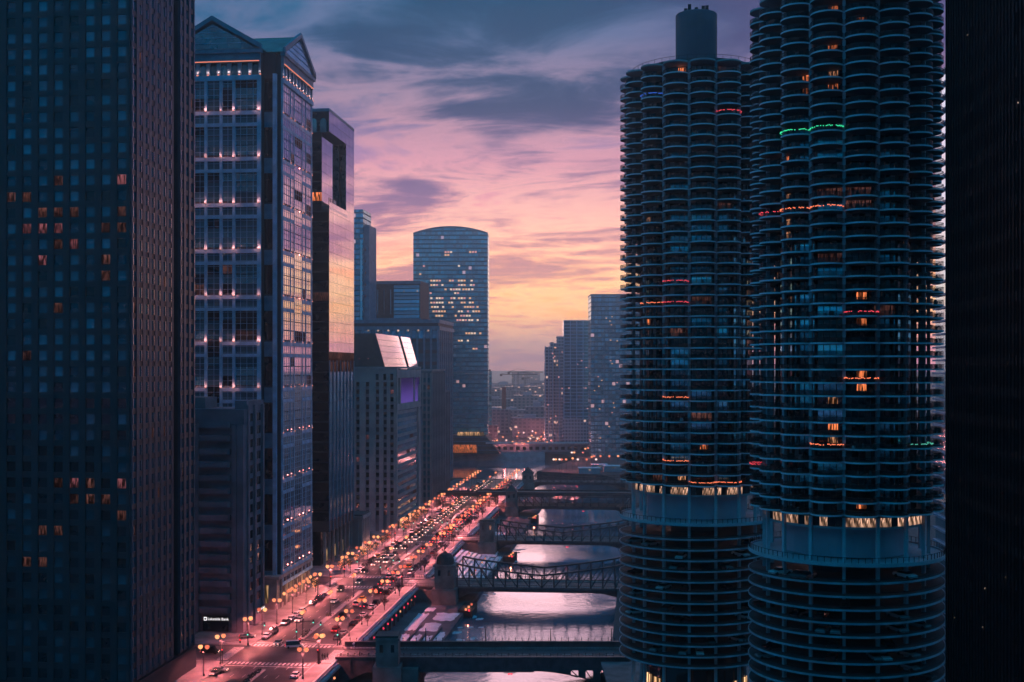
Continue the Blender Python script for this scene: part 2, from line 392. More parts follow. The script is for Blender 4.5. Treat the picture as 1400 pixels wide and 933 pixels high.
# painted markings
b = MB()
q = -255.
while q < 448:
    if not any(y0-4 < P0.y+q < y1+4 for y0, y1 in CROSS):
        for a in (KS+5.9, KS+9.1, KN-5.9, KN-9.1): b.box(a-.08, a+.08, q, q+3, -.140, -.138)
    q += 9
b.build('lane_marking', 'road_paint', None, SF, kind='structure')
for i, (y0, y1) in enumerate(CROSS[:3]):
    for bb in (lb(y0)-2.6, lb(y1)-.2):
        s = MB(); a = KS+.6
        while a < KN-.6: s.box(a, a+.55, bb, bb+2.6, -.139, -.137); a += 1.15
        s.build('crosswalk_marking', 'road_paint', None, SF, kind='structure')
        s = MB(); s.box(KS+.4, KN-.4, bb+(-1.8 if bb < lb(y0) else 3.8), bb+(-1.3 if bb < lb(y0) else 4.3), -.139, -.137); s.build('stop_line', 'road_paint', None, SF, kind='structure')
    s = MB(); q = lb(y0)+1.8
    while q < lb(y1)-2: s.box(KS-4.2, KS-1.2, q, q+.6, -.139, -.137); s.box(KN+1.2, KN+4.2, q, q+.6, -.139, -.137); q += 1.2
    s.build('crosswalk_marking', 'road_paint', None, SF, kind='structure')
# planted median
for i, (q0, q1) in enumerate([(-190, lb(318)-8), (lb(336)+9, lb(429)-9), (lb(446)+9, lb(541)-9), (lb(557)+9, lb(674)-9)]):
    nm = ['before the nearest bridge crossing', 'between the nearest crossing and the domed bridge house', 'beyond the domed bridge house', 'before the elevated railway'][i]
    md = thing('median', 'low concrete median with dark planting '+nm, 'median', SF, 'planted medians of the boulevard')
    bx('kerb', 18.3, 20.1, q0, q1, -.15, .06, 'kerb', md)
    s = MB(); r = random.Random(i)
    q = q0+3
    while q < q1-3:
        if i == 0 or r.random() < .25:
            for _ in range(14):
                xx, yy, zz = 19.2+r.uniform(-.7, .7), q+r.uniform(-1.4, 1.4), r.uniform(.1, .9); e = r.uniform(.15, .35)
                s.add([(xx-e, yy, zz), (xx, yy-e, zz-.1), (xx+e, yy, zz), (xx, yy+e, zz+e)], [(0, 1, 3), (1, 2, 3), (2, 0, 3), (0, 2, 1)])
        q += 2.5
    if s.v: s.build('planting', 'hedge', md, kind='stuff')

# ------------------------------------------------------------------ buildings of the south side
def fb(face, s0, s1, o0, o1):
    """face 'E' looks at the eye (y = 0, running left), face 'N' looks at the river (x = 0, running away); o = how far proud"""
    return (-s1, -s0, -o1, -o0) if face == 'E' else (o0, o1, s0, s1)
def grid(th, face, s0, s1, z0, z1, cols, rows, pw, ph, glass, frame_m, pier=.35, band=.22, litf=None, panes=None, fw=None, off=0., own=True, names=('pier', 'band')):
    """window grid: piers and bands proud of the panes"""
    cw, rh = (s1-s0)/cols, (z1-z0)/rows
    if pier:
        for i in range(cols+1):
            c = s0+i*cw; h = (cw-pw)/2
            lo, hi = max(s0, c-h), min(s1, c+h)
            if hi-lo > .01: bx(names[0], *fb(face, lo, hi, off-.3, off+pier), z0, z1, frame_m, th)
    if band:
        for j in range(rows+1):
            c = z0+j*rh; h = (rh-ph)/2
            lo, hi = max(z0, c-h), min(z1, c+h)
            if hi-lo > .01: bx(names[1], *fb(face, s0, s1, off-.3, off+band), lo, hi, fw or frame_m, th)
    for j in reversed(range(rows)):
        for i in range(cols):
            g = (litf(i, j) if litf else None) or glass
            panes.add(*fb(face, s0+i*cw+(cw-pw)/2-.05, s0+(i+1)*cw-(cw-pw)/2+.05, off-.12, off-.02), z0+j*rh+(rh-ph)/2-.05, z0+(j+1)*rh-(rh-ph)/2+.05, g, own)

# --- dark granite tower at the near left
def dark_tower():
    p = line_at(178); th = thing('office_tower', 'dark granite office tower with square punched windows, filling the left edge', 'tower', T(p.x, p.y, 0) @ RZ(ANG))
    H, Lf, Wd = 222, 39., 62.
    b = MB(); b.box(-Wd, -.3, .3, 24.6, 0, H); b.box(-Wd, -3.2, 24.6, 29, 0, H-6); b.box(-Wd, -.3, 29, Lf, 0, H-2)
    b.build('wall', 'core_dark', th)
    pn = Panes(th, 300); r = random.Random(3)
    spots = {}
    def yrow(py): return int((Z_(py, p.y)-6)/3.75)
    for px, py, m in [(38, 301, 'lit_pink'), (60, 301, 'lit_dim'), (82, 301, 'lit_pink'), (107, 300, 'lit_pink'), (60, 322, 'lit_pink'), (82, 324, 'lit_dim'), (104, 324, 'lit_pink'), (155, 320, 'lit_dim'), (172, 322, 'lit_dim'),
                      (172, 280, 'lit_dim'), (82, 280, 'lit_dim'), (107, 280, 'lit_dim'), (60, 280, 'lit_dim'), (172, 255, 'lit_pink'), (83, 238, 'lit_dim'), (62, 346, 'lit_pink'), (155, 362, 'lit_dim'), (20, 482, 'lit_dim'),
                      (66, 657, 'lit_dim'), (88, 657, 'lit_pink'), (110, 657, 'lit_dim'), (172, 657, 'lit_pink'), (132, 657, 'lit_dim'), (88, 676, 'lit_dim'), (110, 676, 'lit_dim'), (155, 680, 'lit_dim'), (42, 721, 'lit_dim'), (66, 721, 'lit_dim'),
                      (42, 764, 'lit_dim'), (20, 764, 'lit_dim'), (172, 703, 'lit_dim'), (66, 411, 'lit_dim'), (150, 382, 'lit_dim'), (10, 258, 'lit_dim'), (32, 258, 'lit_dim')]:
        spots[(int((178-px)*p.y/FPX/3.9), yrow(py))] = m
    grid(th, 'E', 0, 62.4, 6, 6+3.75*57, 16, 57, 2.25, 2.3, 'glass_night', 'dark_granite', .4, .22, lambda i, j: spots.get((i, j)) or ('glass_dark' if r.random() < .12 or j < 18 and r.random() < .5 else None), Only(pn, 8), 'dark_spandrel')
    def litn(i, j):
        q = r.random()
        return 'lit_dim' if q < .03 else 'lit_orange' if q < .012 and j < 20 else None
    grid(th, 'N', 0, 24.6, 6, 6+3.75*57, 7, 57, 2.0, 2.4, 'glass_deep', 'granite_night', .4, .22, litn, Only(pn, 0), 'dark_granite')
    grid(th, 'N', 29, Lf, 6, 6+3.75*57, 3, 57, 1.9, 2.4, 'glass_deep', 'granite_night', .4, .22, litn, Only(pn, 0), 'dark_granite')
    for s in [0.55, 5.2, 29.6, 38.5]+[1.76+3.51*i for i in range(2, 7)]:               # polished steel mullions that catch the sunset
        b = MB()
        for j in range(57): b.box(.42, .56, s-.09, s+.09, 6+3.75*j+.6, 6+3.75*j+3.1)
        b.build('steel_mullion', 'steel', th)
    pn.done()
    bx('base_course', -Wd, .6, -.6, Lf+.4, 0, 5.6, 'dark_granite', th)
    return th
class Only:
    """only panes of the first k columns are parts of their own"""
    def __init__(s, pn, k): s.pn = pn; s.k = k
    def add(s, x0, x1, y0, y1, z0, z1, m, own=True):
        col = int(-(x1)/3.9+.5) if s.k else 99
        s.pn.add(x0, x1, y0, y1, z0, z1, m, col < s.k and z0 < 170)
dark_tower()

# --- brown concrete bank building below the pediment tower
def bank_building():
    p = line_at(335); th = thing('bank_building', 'brown concrete office block with rounded window bands and a bank sign', 'building', T(p.x, p.y, 0) @ RZ(ANG))
    H = 67.5
    b = MB(); b.box(-44, -4.2, .5, 19, 0, H); b.box(-4.2, -.5, 3, 19, 0, H+2.4); b.build('wall', 'concrete_brown', th)
    b = MB(); b.box(-44, -.2, -.4, 3.2, H-4.6, H-.2); b.build('parapet', 'concrete_brown', th)
    pn = Panes(th, 300)
    for k in range(15):
        zz = 7.5+k*4.0
        for s0, s1 in ((4.6, 14.2), (16, 25.6), (27.4, 37)):
            pn.add(*fb('E', s0, s1, -.75, -.52), zz+.1, zz+2.2, 'glass_dark')
            pr = MB()                                    # spandrel that rolls forward under its window
            pr.prism([(-s1-.2, .45), (-s1-.2, -.5), (-s1+.5, -.95), (-s0-.6, -.95), (-s0+.1, -.4), (-s0+.1, .45)], zz-1.75, zz)
            pr.build('spandrel', 'concrete_brown', th)
    for s in (3.2, 15.1, 26.5):
        bx('pier', *fb('E', s-.75, s+.75, -.5, .7), 0, H-4.7, 'concrete_brown', th)
    bx('corner_pier', -2.3, -.3, -.7, 2.9, 0, H-4.7, 'concrete_brown', th)
    for k in range(15):
        zz = 7.5+k*4.0
        pn.add(*fb('N', 4.5, 8.3, -.5, -.42), zz, zz+2.4, 'glass_dark'); pn.add(*fb('N', 11.2, 15.8, -.5, -.42), zz, zz+2.4, 'glass_dark')
    for s in (3.2, 9.6, 17): bx('pier', *fb('N', s-.7, s+.7, -.48, .25), 0, H+1, 'concrete_brown', th)
    bx('roof_hut', -30, -14, 4, 14, H, H+3.4, 'limestone_dark', th)
    b = MB(); b.box(-13, -5, -.5, -.44, .3, 3.2); b.box(-26, -16, -.5, -.44, .3, 3.2); b.build('shopfront', 'glass_dark', th)
    pn.done()
    # the lit bank signs
    def sign(name, label, M, s):
        g = thing(name, label, 'sign', M, 'lit bank signs')
        bx('sign_panel', 0, 8.2*s, 0, .16, -.4*s, 1.6*s, 'black_metal', g)
        b = MB(); b.box(.2, 1.2*s, -.06, -.01, 0, 1.15*s); b.box(.42, 1.0*s, -.09, -.065, .22, .9*s, 1); b.build('logo', ['sign_white', 'black_metal'], g)
        f = bpy.data.curves.new('lettering', 'FONT'); f.body = 'Lakeside Bank'; f.size = 1.25*s; f.extrude = .02; f.materials.append(MATS['sign_white'])
        fo = bpy.data.objects.new('lettering', f); me = bpy.data.meshes.new_from_object(fo); bpy.data.objects.remove(fo)
        O('lettering', me, g, T(1.5*s, -.06, .18*s) @ Matrix.Rotation(PI/2, 4, 'X'))
    e = T(p.x, p.y, 0) @ RZ(ANG)
    sign('bank_sign', 'white lit bank lettering over the corner entrance, on the face towards the crossing', e @ T(-12.6, -1.25, 3.6), .92)
    sign('bank_sign', 'white lit bank lettering seen edge-on along the boulevard', e @ T(.45, 10.2, 3.9) @ RZ(PI/2), .8)
bank_building()

# --- granite tower with pediments and floodlit pilasters
def pediment_tower():
    p = line_at(383); M = T(p.x, p.y, 0) @ RZ(ANG)
    th = thing('pediment_tower', 'tall blue granite tower with gabled pediments and floodlit pilasters', 'tower', M)
    Ln, xe0, xe1 = 38.5, -38.6, -6.2
    b = MB(); b.box(-37.5, -2.2, 2., Ln-1.5, 0, 185); b.box(xe0, xe1, -.9, 2.2, 10, 184.5); b.box(-2.3, -.6, 3., Ln, 10, 184.5)
    b.build('wall', 'core_dark', th)
    zl = [165.8-15.3*k for k in range(11)]
    pn = Panes(th, 300); r = random.Random(11)
    E = [6.7, 15.3, 19.7, 24.9, 29.3, 37.9]
    N = [3.4, 12.0, 16.4, 26.0, 30.4, 37.9]
    def bay(face, off, s0, s1, skip):
        rc_ = .5 if face == 'E' else .12
        for k in range(12):
            top = (zl[k-1]-5.6) if k else 176.5
            bot = zl[k] if k < 11 else 10.5
            n = 3
            g = 'glass_mirror' if face == 'N' else 'glass_dark'
            for j in range(n):
                za, zb = bot+(top-bot)*j/n, bot+(top-bot)*(j+1)/n
                q = r.random(); gl = 'lit_dim' if q < .05 else 'lit_white' if q < .012 else ('glass_deep' if face == 'E' and q < .45 else 'glass_teal' if face == 'E' and q < .85 else g)
                if face == 'N' and q < .03: gl = 'lit_dim'
                pn.add(*fb(face, s0+.3, s1-.3, off-rc_, off-rc_+.08), za+.16, zb-.16, gl, k < 10)
            if k < 11 and not skip(k):
                pn.add(*fb(face, s0+.3, s1-.3, off-rc_, off-rc_+.08), zl[k]-4.5, zl[k]-2., 'glass_deep' if face == 'E' else g, False)
            elif k < 11:
                for za, zb in ((zl[k]-5.5, zl[k]-3.), (zl[k]-2.8, zl[k]-.2)): pn.add(*fb(face, s0+.3, s1-.3, off-rc_, off-rc_+.08), za, zb, 'glass_dark' if face == 'E' else g, False)
    for face, S, off in (('E', E, 1.5), ('N', N, -.15)):
        rc_ = .5 if face == 'E' else .12; pr_ = .42 if face == 'E' else .14; bd_ = .2 if face == 'E' else .08; nw = 1. if face == 'E' else .72
        for i in range(5):
            sk = (lambda k: k > 4) if i == 2 and face == 'E' else (lambda k: k in (1, 2, 3, 4, 6, 7, 8, 9)) if i == 2 else (lambda k: False)
            bay(face, off, S[i], S[i+1], sk)
            for k in range(11):
                if sk(k): continue
                for za, zb in ((zl[k]-1.9, zl[k]-.6), (zl[k]-5.7, zl[k]-4.6)):
                    bx('band', *fb(face, S[i]+.42 if i else S[i]-.5, S[i+1]-.42 if i < 4 else S[i+1]+.5, off-.5, off+bd_), za, zb, 'granite_blue', th)
        # thin floor lines in the bays
        b = MB()
        zz = 11.
        while zz < 176:
            for i in range(5): b.box(*fb(face, S[i]+.4, S[i+1]-.4, off-rc_+.06, off-rc_+.14), zz, zz+.10)
            zz += 1.9
        for i in range(5):
            for f in ((.5,) if S[i+1]-S[i] < 6 else (.25, .5, .75)):
                q = S[i]+(S[i+1]-S[i])*f; b.box(*fb(face, q-.07, q+.07, off-rc_+.06, off-rc_+.16), 10.6, 176.4)
        b.build('glazing_bars', 'granite_blue', th, kind='stuff')
        for i, s in enumerate(S):
            wd = (.62 if i in (0, 5) else .45)*nw
            for k in range(12):
                top = (zl[k-1]-5.72) if k else 176.5
                bot = zl[k]-.55 if k < 11 else 10
                bx('pilaster', *fb(face, s-wd, s+wd, off-.5, off+pr_), bot, top, 'granite_blue', th)
                if k < 11:
                    c = fb(face, s-.2, s+.2, off+pr_+.04, off+pr_+.3)
                    bx('pilaster', *fb(face, s-wd, s+wd, off-.5, off+pr_-.06), zl[k]-5.71, zl[k]-.56, 'granite_blue', th)
                    bx('uplight', *c, bot-.1, bot+.15, 'uplight', th)
                    plight('uplight_beam', ((c[0]+c[1])/2+(.55 if face == 'N' else 0), (c[2]+c[3])/2-(.55 if face == 'E' else 0), bot+.5), (150 if face == 'E' else 34)*r.choice((.4, .7, 1., 1., 1.25)), (1, .25, .19), th, .2)
    # recessed corner
    for k in range(12):
        top = (zl[k-1]-5.6) if k else 176.5
        bot = zl[k] if k < 11 else 10.5
        pn.add(-5.9, -2.5, 1.85, 1.95, bot, top, 'glass_dark', False)
        if k < 11: bx('corner_band', -6., -2.2, 1.6, 1.98, zl[k]-5.6, zl[k]-.6, 'granite_blue_dark', th)
    bx('corner_pilaster', -3., -1.8, 1.3, 2.6, 0, 178, 'granite_blue', th)
    # arcade below the pediments
    for face, S0, S1, off, n in (('E', 6.2, 38.4, 1.5, 9), ('N', 3.0, 38.5, -.15, 9)):
        step = (S1-S0)/n
        bx('frieze', *fb(face, S0, S1, off-.5, off+.5), 181.2, 184.2, 'granite_blue_dark', th)
        bx('cornice', *fb(face, S0-.6, S1+.6, off-.5, off+1.2), 184.2, 185.4, 'granite_blue_dark', th)
        bx('sill_band', *fb(face, S0, S1, off-.5, off+.55), 175.3, 176.9, 'granite_blue', th)
        bx('cove_light', *fb(face, S0+.3, S1-.3, off+.52, off+.70), 181.4, 181.62, 'lit_cove', th)
        for i in range(n):
            c = S0+step*(i+.5); b = MB()
            pts = [(math.cos(a)*step*.30, math.sin(a)*step*.30) for a in [PI*j/8 for j in range(9)]]
            poly = [(c+q, 179.3+v) for q, v in pts]+[(c-step*.3, 177), (c+step*.3, 177)]
            vv = [fb(face, q, q, off-.1, off-.1) for q, _ in poly]
            b.add([(v4[0], v4[2], zz) for v4, (_, zz) in zip(vv, poly)], [tuple(range(len(poly)))])
            b.build('arched_window', 'glass_teal', th)
        for i in range(n+1):
            c = S0+step*i
            bx('arcade_pier', *fb(face, max(S0, c-step*.18), min(S1, c+step*.18), off-.5, off+.2), 176.9, 181.2, 'granite_blue_dark', th)
            q = fb(face, c-.28, c+.28, off+.25, off+.6)
            bx('uplight', *q, 176.9, 177.3, 'uplight', th)
            plight('uplight_beam', ((q[0]+q[1])/2, (q[2]+q[3])/2, 178.1), 60, (1, .34, .26), th, .15)
    # pediments and crossing gabled roofs
    b = MB(); xm = (xe0+xe1)/2; A, Ez = 195.4, 185.4
    b.add([(xe0-.9, -2.2, Ez), (xe1+.9, -2.2, Ez), (xm, -2.2, A), (xe0-.9, Ln, Ez), (xe1+.9, Ln, Ez), (xm, Ln, A)], [(0, 2, 5, 3), (1, 4, 5, 2), (3, 5, 4), (0, 3, 4, 1)])
    ym = (2.4+Ln)/2
    b.add([(.6, 2., Ez), (.6, Ln+.5, Ez), (.6, ym, A), (-42, 2., Ez), (-42, Ln+.5, Ez), (-42, ym, A)], [(0, 3, 5, 2), (1, 2, 5, 4), (3, 4, 5), (0, 1, 4, 3)])
    b.build('roof', 'copper_roof', th)
    for face, a0, a1, off in (('E', 6.2-.7, 38.6+.7, 2.2), ('N', 2., Ln+.5, .6)):
        am = (a0+a1)/2; b = MB()
        def q3(s, o, zz): f4 = fb(face, s, s, o, o); return (f4[0], f4[2], zz)
        for s_, e_ in ((a0, am), (a1, am)):                 # raking cornices
            b.hexa([q3(s_, off-.3, Ez-.2), q3(s_, off+.7, Ez-.2), q3(e_, off+.7, A-.3), q3(e_, off-.3, A-.3), q3(s_, off-.3, Ez+1.5), q3(s_, off+.7, Ez+1.5), q3(e_, off+.7, A+1.3), q3(e_, off-.3, A+1.3)])
        b.build('raking_cornice', 'granite_blue_dark', th)
        b = MB(); b.add([q3(a0+2, off+.06, Ez+.3), q3(a1-2, off+.06, Ez+.3), q3(am, off+.06, A-1.4)], [(0, 1, 2)]); b.build('tympanum', 'glass_teal', th)
        b = MB()
        for j in range(1, 5):
            zz = Ez+.3+j*1.8; k = 1-(zz-Ez)/(A-1.4-Ez)
            hw = (a1-a0-4)/2*k
            if hw > .3: b.box(*fb(face, am-hw, am+hw, off+.02, off+.22), zz, zz+.16)
        b.build('tympanum_bars', 'granite_blue', th)
    # street storeys
    b = MB(); b.box(-38, -.8, -1.2, Ln, 0, 10.6); b.build('base', 'stone_base', th)
    for i in range(8):
        s = 3.5+i*4.5
        pn.add(*fb('N', s, s+2.4, -.78, -.70), 1.2, 7.2, 'lit_lobby' if i in (1, 2, 4, 5) else 'lit_dim')
        bx('base_pilaster', *fb('N', s-1.4, s-.6, -.8, -.1), 0, 9.8, 'stone_base', th)
    pn.add(-8.5, -3.6, -1.34, -1.22, 2., 8., 'lit_lobby'); pn.add(-16, -11, -1.34, -1.22, 1., 7., 'lit_dim')
    bx('base_cornice', -38.4, .1, -1.8, Ln+.4, 9.8, 10.9, 'stone_base', th)
    for i in range(9):
        s = 2.6+i*4.5
        b = MB(); b.lathe([(.05, -.6), (.42, -.35), (.52, 0), (.42, .35), (.05, .6)], 8, c=(0, 0))
        la = b.build('wall_lantern', 'lantern', th, T(.55, s, 4.6), True)
        plight('lantern_light', (1.5, s, 4.6), 300, (1, .36, .2), th, .4)
    pn.done()
pediment_tower()

# --- mirror-glass tower with a cut-out corner
def cutout_tower():
    p = Vector((X_(450, 470), 470, 0)); th = thing('glass_tower', 'mirror glass tower with a square recess cut into its top corner', 'tower', T(p.x, p.y, 0) @ RZ(ANG))
    Ln, Wd, H, ra, rb, zr0, zr1 = 41., 36., 183., 29.5, 3., 145., 175.
    b = MB(); b.box(-Wd, -rb-.1, 0.1, Ln, 14, H); b.box(-rb-.1, -.1, ra, Ln, 14, H); b.box(-rb-.1, -.1, .1, ra, zr1, H); b.box(-rb-.1, -.1, .1, ra, 14, zr0)
    b.build('wall', 'core_dark', th)
    pn = Panes(th, 300); r = random.Random(5)
    rows = 41; rh = (H-18)/rows
    for j in reversed(range(rows)):
        z0 = 18+j*rh; z1 = z0+rh
        for i in range(6):
            s0, s1 = i*Ln/6, (i+1)*Ln/6
            rec = s1 < ra+.5*Ln/6+1 and z0 > zr0-.5 and z1 < zr1+.5
            o = -rb if rec else 0
            if rec and s1 > ra: s1 = ra
            band = 76 < z0 < 83
            g = 'lit_dim' if band else ('glass_mirror' if z0 > 76 else 'glass_deep')
            pn.add(o-.1, o, s0+.04, s1-.04, z0+.05, z1-.05, g, z0 > 60)
    # frame of the recess
    bx('recess_ledge', -rb, .05, .0, ra, zr0-1.1, zr0-.1, 'steel', th)
    bx('recess_jamb', -rb, -.12, ra-.1, ra-.02, zr0, zr1, 'glass_dark', th)
    for i in range(5): bx('ledge_post', -.5, -.15, 1.+i*2.4, 1.5+i*2.4, zr0, zr0+3.5, 'steel', th)
    bx('parapet', -Wd, .1, -.1, Ln, H, H+1.2, 'granite_blue_dark', th)
    for j in range(rows):
        z0 = 18+j*rh
        for i in range(5):
            q = r.random(); g = 'lit_orange' if q < .022 else 'lit_dim' if q < .05 else 'glass_dark'
            pn.add(*fb('E', i*7.1+(3.2 if i == 0 and zr0-3 < z0 < zr1 else .2), i*7.1+7., -.08, 0), z0+.3, z0+rh-.3, g, j > 20 and i < 2)
    for i in range(3):                                     # tall green arched lights under the roof
        b = MB(); c = -2.4-i*4.
        b.add([(c+math.cos(a)*1.3, -.14, 179.+math.sin(a)*1.3) for a in [PI*j/8 for j in range(9)]]+[(c-1.3, -.14, 174.6), (c+1.3, -.14, 174.6)], [tuple(range(11))])
        b.build('arched_window', 'glass_teal', th)
    for i in range(8): bx('fin', -.05, .35, i*Ln/7.2, i*Ln/7.2+.4, 14, 83, 'granite_blue_dark', th)
    for i in range(7): bx('pillar', -2.5, -1.6, .5+i*6.4, 1.5+i*6.4, 0, 14, 'stone_base', th)
    bx('lobby', -Wd, -4, 2, Ln-1, 0, 14, 'glass_dark', th)
    for i in range(6): pn.add(-4, -3.9, 4+i*6, 7.5+i*6, .6, 5.5, 'lit_lobby' if i % 2 else 'lit_dim', False)
    pn.done()
cutout_tower()

# --- small lit pavilion with columns at the street
def pavilion():
    p = st(-3.5, lb(541, 0)-24); th = thing('pavilion', 'small pale colonnade lit from below at the street corner', 'pavilion', T(p.x, p.y, 0) @ RZ(ANG))
    bx('core', -9, -1, 1, 14, 0, 13, 'limestone', th)
    for i in range(5): bx('column', -.9, 0, .4+i*3.2, 1.3+i*3.2, 0, 13, 'limestone', th); bx('uplight', .1, .5, .6+i*3.2, 1.1+i*3.2, .1, .5, 'uplight', th)
    for i in range(3): plight('uplight_beam', (1., 1.+i*6., 1.2), 420, (1, .4, .28), th, .3)
    for i in range(3): bx('column', -9+i*3.2, -8.1+i*3.2, 0, .9, 0, 13, 'limestone', th)
    bx('entablature', -9.4, .4, -.4, 14.6, 13, 14.4, 'limestone', th)
    bx('roof', -9, 0, 0, 14, 14.4, 15, 'roof_dark', th)
pavilion()

# --- pale stone tower with a violet lit attic
def stone_tower():
    p = line_at(541); th = thing('stone_tower', 'pale stone tower with pilasters and a violet lit attic panel', 'tower', T(p.x, p.y, 0) @ RZ(ANG))
    H, Ln = 79., 62.
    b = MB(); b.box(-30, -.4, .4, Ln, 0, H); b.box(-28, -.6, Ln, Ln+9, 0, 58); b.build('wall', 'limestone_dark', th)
    pn = Panes(th, 300); r = random.Random(8)
    # front: stone piers with a column of small windows in every other bay
    cols = [(1.2, 2.6), (4.6, 6.0), (8.4, 9.8), (13.4, 14.8), (18.2, 19.6)]
    for a, c in cols:
        for k in range(18):
            zz = 8+k*3.7; q = r.random()
            pn.add(*fb('E', a, c, -.42, -.36), zz, zz+2.1, 'lit_pink' if q < .04 else 'glass_dark')
    for s0, s1 in ((.0, 1.), (2.8, 4.4), (6.2, 8.2), (10, 13.2), (15, 18), (19.8, 24)):
        bx('pier', *fb('E', s0, s1, -.4, .35), 0, H-6, 'limestone', th)
    for k in range(18):
        for a, c in cols: bx('spandrel', *fb('E', a-.2, c+.2, -.4, .02), 10.3+k*3.7, 11.5+k*3.7, 'limestone_dark', th)
    bx('attic', -24.3, .3, -.5, .4, H-6, H+.6, 'limestone', th)
    bx('attic_cornice', -24.6, .8, -.8, Ln+.5, H+.6, H+1.5, 'limestone', th)
    for a, c in cols[:3]: pn.add(*fb('E', a, c, .5, .55), H-5, H-2, 'glass_dark')
    # river front: horizontal bands
    for k in range(15):
        zz = 6+k*3.75
        bx('band', *fb('N', 2.5, Ln-8, -.4, .25), zz+2.2, zz+3.75, 'limestone', th)
        for i in range(6): pn.add(*fb('N', 2.6+i*8.6, 2.6+i*8.6+8.2, -.4, -.3), zz, zz+2.2, 'lit_dim' if r.random() < .05 else 'glass_deep')
    for s in (1.2, Ln-4): bx('pilaster', *fb('N', s-1.2, s+1.2+(3 if s > 5 else 0), -.4, .5), 0, H-8, 'limestone', th)
    for k in range(4): bx('attic_frame', *fb('N', [0, 8, 44, 60][k], [2.6, 10, 46, 63][k], -.4, .6), H-19, H+.6, 'limestone', th)
    bx('attic_band', *fb('N', 0, 63, -.4, .7), H-4, H-.1, 'limestone', th); bx('attic_band', *fb('N', 0, 63, -.4, .7), H-20, H-17, 'limestone', th)
    bx('violet_panel', *fb('N', 10.1, 43.9, -.2, .1), H-16.8, H-4.2, 'violet_wall_wash', th)
    bx('violet_panel', *fb('N', 46.1, 59.9, -.2, .1), H-16.8, H-4.2, 'violet_wall_wash', th)
    for i in range(7): pn.add(*fb('N', 4+i*8, 7.5+i*8, -.3, .0), .5, 4.6, 'lit_lobby' if i % 3 else 'lit_dim')
    bx('base_cornice', *fb('N', 0, Ln+9, -.4, .6), 5., 5.8, 'limestone', th)
    pn.done()
stone_tower()

# --- dark block whose north roof slopes as mirror glass
def slope_block():
    Y = 650; p = Vector((X_(527, Y), Y, 0)); th = thing('sloped_roof_block', 'dark block with two slanted mirror glass roof panels', 'building', T(p.x, p.y, 0) @ RZ(ANG))
    zt, zb, dx = Z_(456, Y), Z_(506, Y), 5.8
    for nm, y0, y1 in (('body', 0, 62), ('body', 68, 98)):
        b = MB(); b.hexa([(-40, y0, 0), (0, y0, 0), (0, y1, 0), (-40, y1, 0), (-40, y0, zb), (0, y0, zb), (0, y1, zb), (-40, y1, zb)])
        b.hexa([(-40, y0, zb), (0, y0, zb), (0, y1, zb), (-40, y1, zb), (-34, y0, zt), (-dx, y0, zt), (-dx, y1, zt), (-34, y1, zt)])
        b.build(nm, 'roof_dark', th)
        b = MB(); e = .15
        b.add([(e, y0+.6, zb), (e, y1-.6, zb), (-dx+e, y1-.6, zt), (-dx+e, y0+.6, zt)], [(0, 1, 2, 3)])
        b.build('roof_glass', 'glass_mirror', th)
        b = MB()
        for k in range(1, 6):
            f = k/6; b.bar((e+.1-dx*f, y0+.6, zb+(zt-zb)*f), (e+.1-dx*f, y1-.6, zb+(zt-zb)*f), .07)
        b.build('glazing_bars', 'roof_dark', th)
    bx('link', -34, -4, 62, 68, 0, zb+8, 'roof_dark', th)
    for i in range(5): bx('roof_lamp', -30+i*5, -29.4+i*5, -.3, .1, zb+6, zb+6.6, 'lit_pink', th)
slope_block()

# --- stepped tower with close pilasters behind the stone tower
def stepped_tower():
    p = line_at(590); th = thing('stepped_tower', 'slate grey stepped office tower with close vertical piers behind the violet lit tower', 'tower', T(p.x, p.y, 0) @ RZ(ANG))
    pn = Panes(th, 260); r = random.Random(9)
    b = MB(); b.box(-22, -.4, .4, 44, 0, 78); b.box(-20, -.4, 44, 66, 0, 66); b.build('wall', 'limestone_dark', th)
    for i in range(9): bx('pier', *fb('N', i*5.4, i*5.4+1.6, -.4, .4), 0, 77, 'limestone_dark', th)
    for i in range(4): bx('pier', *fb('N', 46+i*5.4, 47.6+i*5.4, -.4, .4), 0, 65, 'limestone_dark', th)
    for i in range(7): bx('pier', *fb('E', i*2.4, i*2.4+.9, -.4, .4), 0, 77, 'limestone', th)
    for k in range(17):
        for i in range(6): pn.add(*fb('E', i*2.4+.9, i*2.4+2.4, -.4, -.3), 6+k*4.1, 8.6+k*4.1, 'lit_dim' if r.random() < .04 else 'glass_deep')
        for i in range(8): pn.add(*fb('N', i*5.4+1.6, i*5.4+5.4, -.4, -.3), 6+k*4.1, 8.6+k*4.1, 'lit_dim' if r.random() < .04 else 'glass_deep')
    bx('cornice', -22.4, .6, -.2, 44.4, 78, 79.2, 'limestone', th)
    pn.done()
stepped_tower()

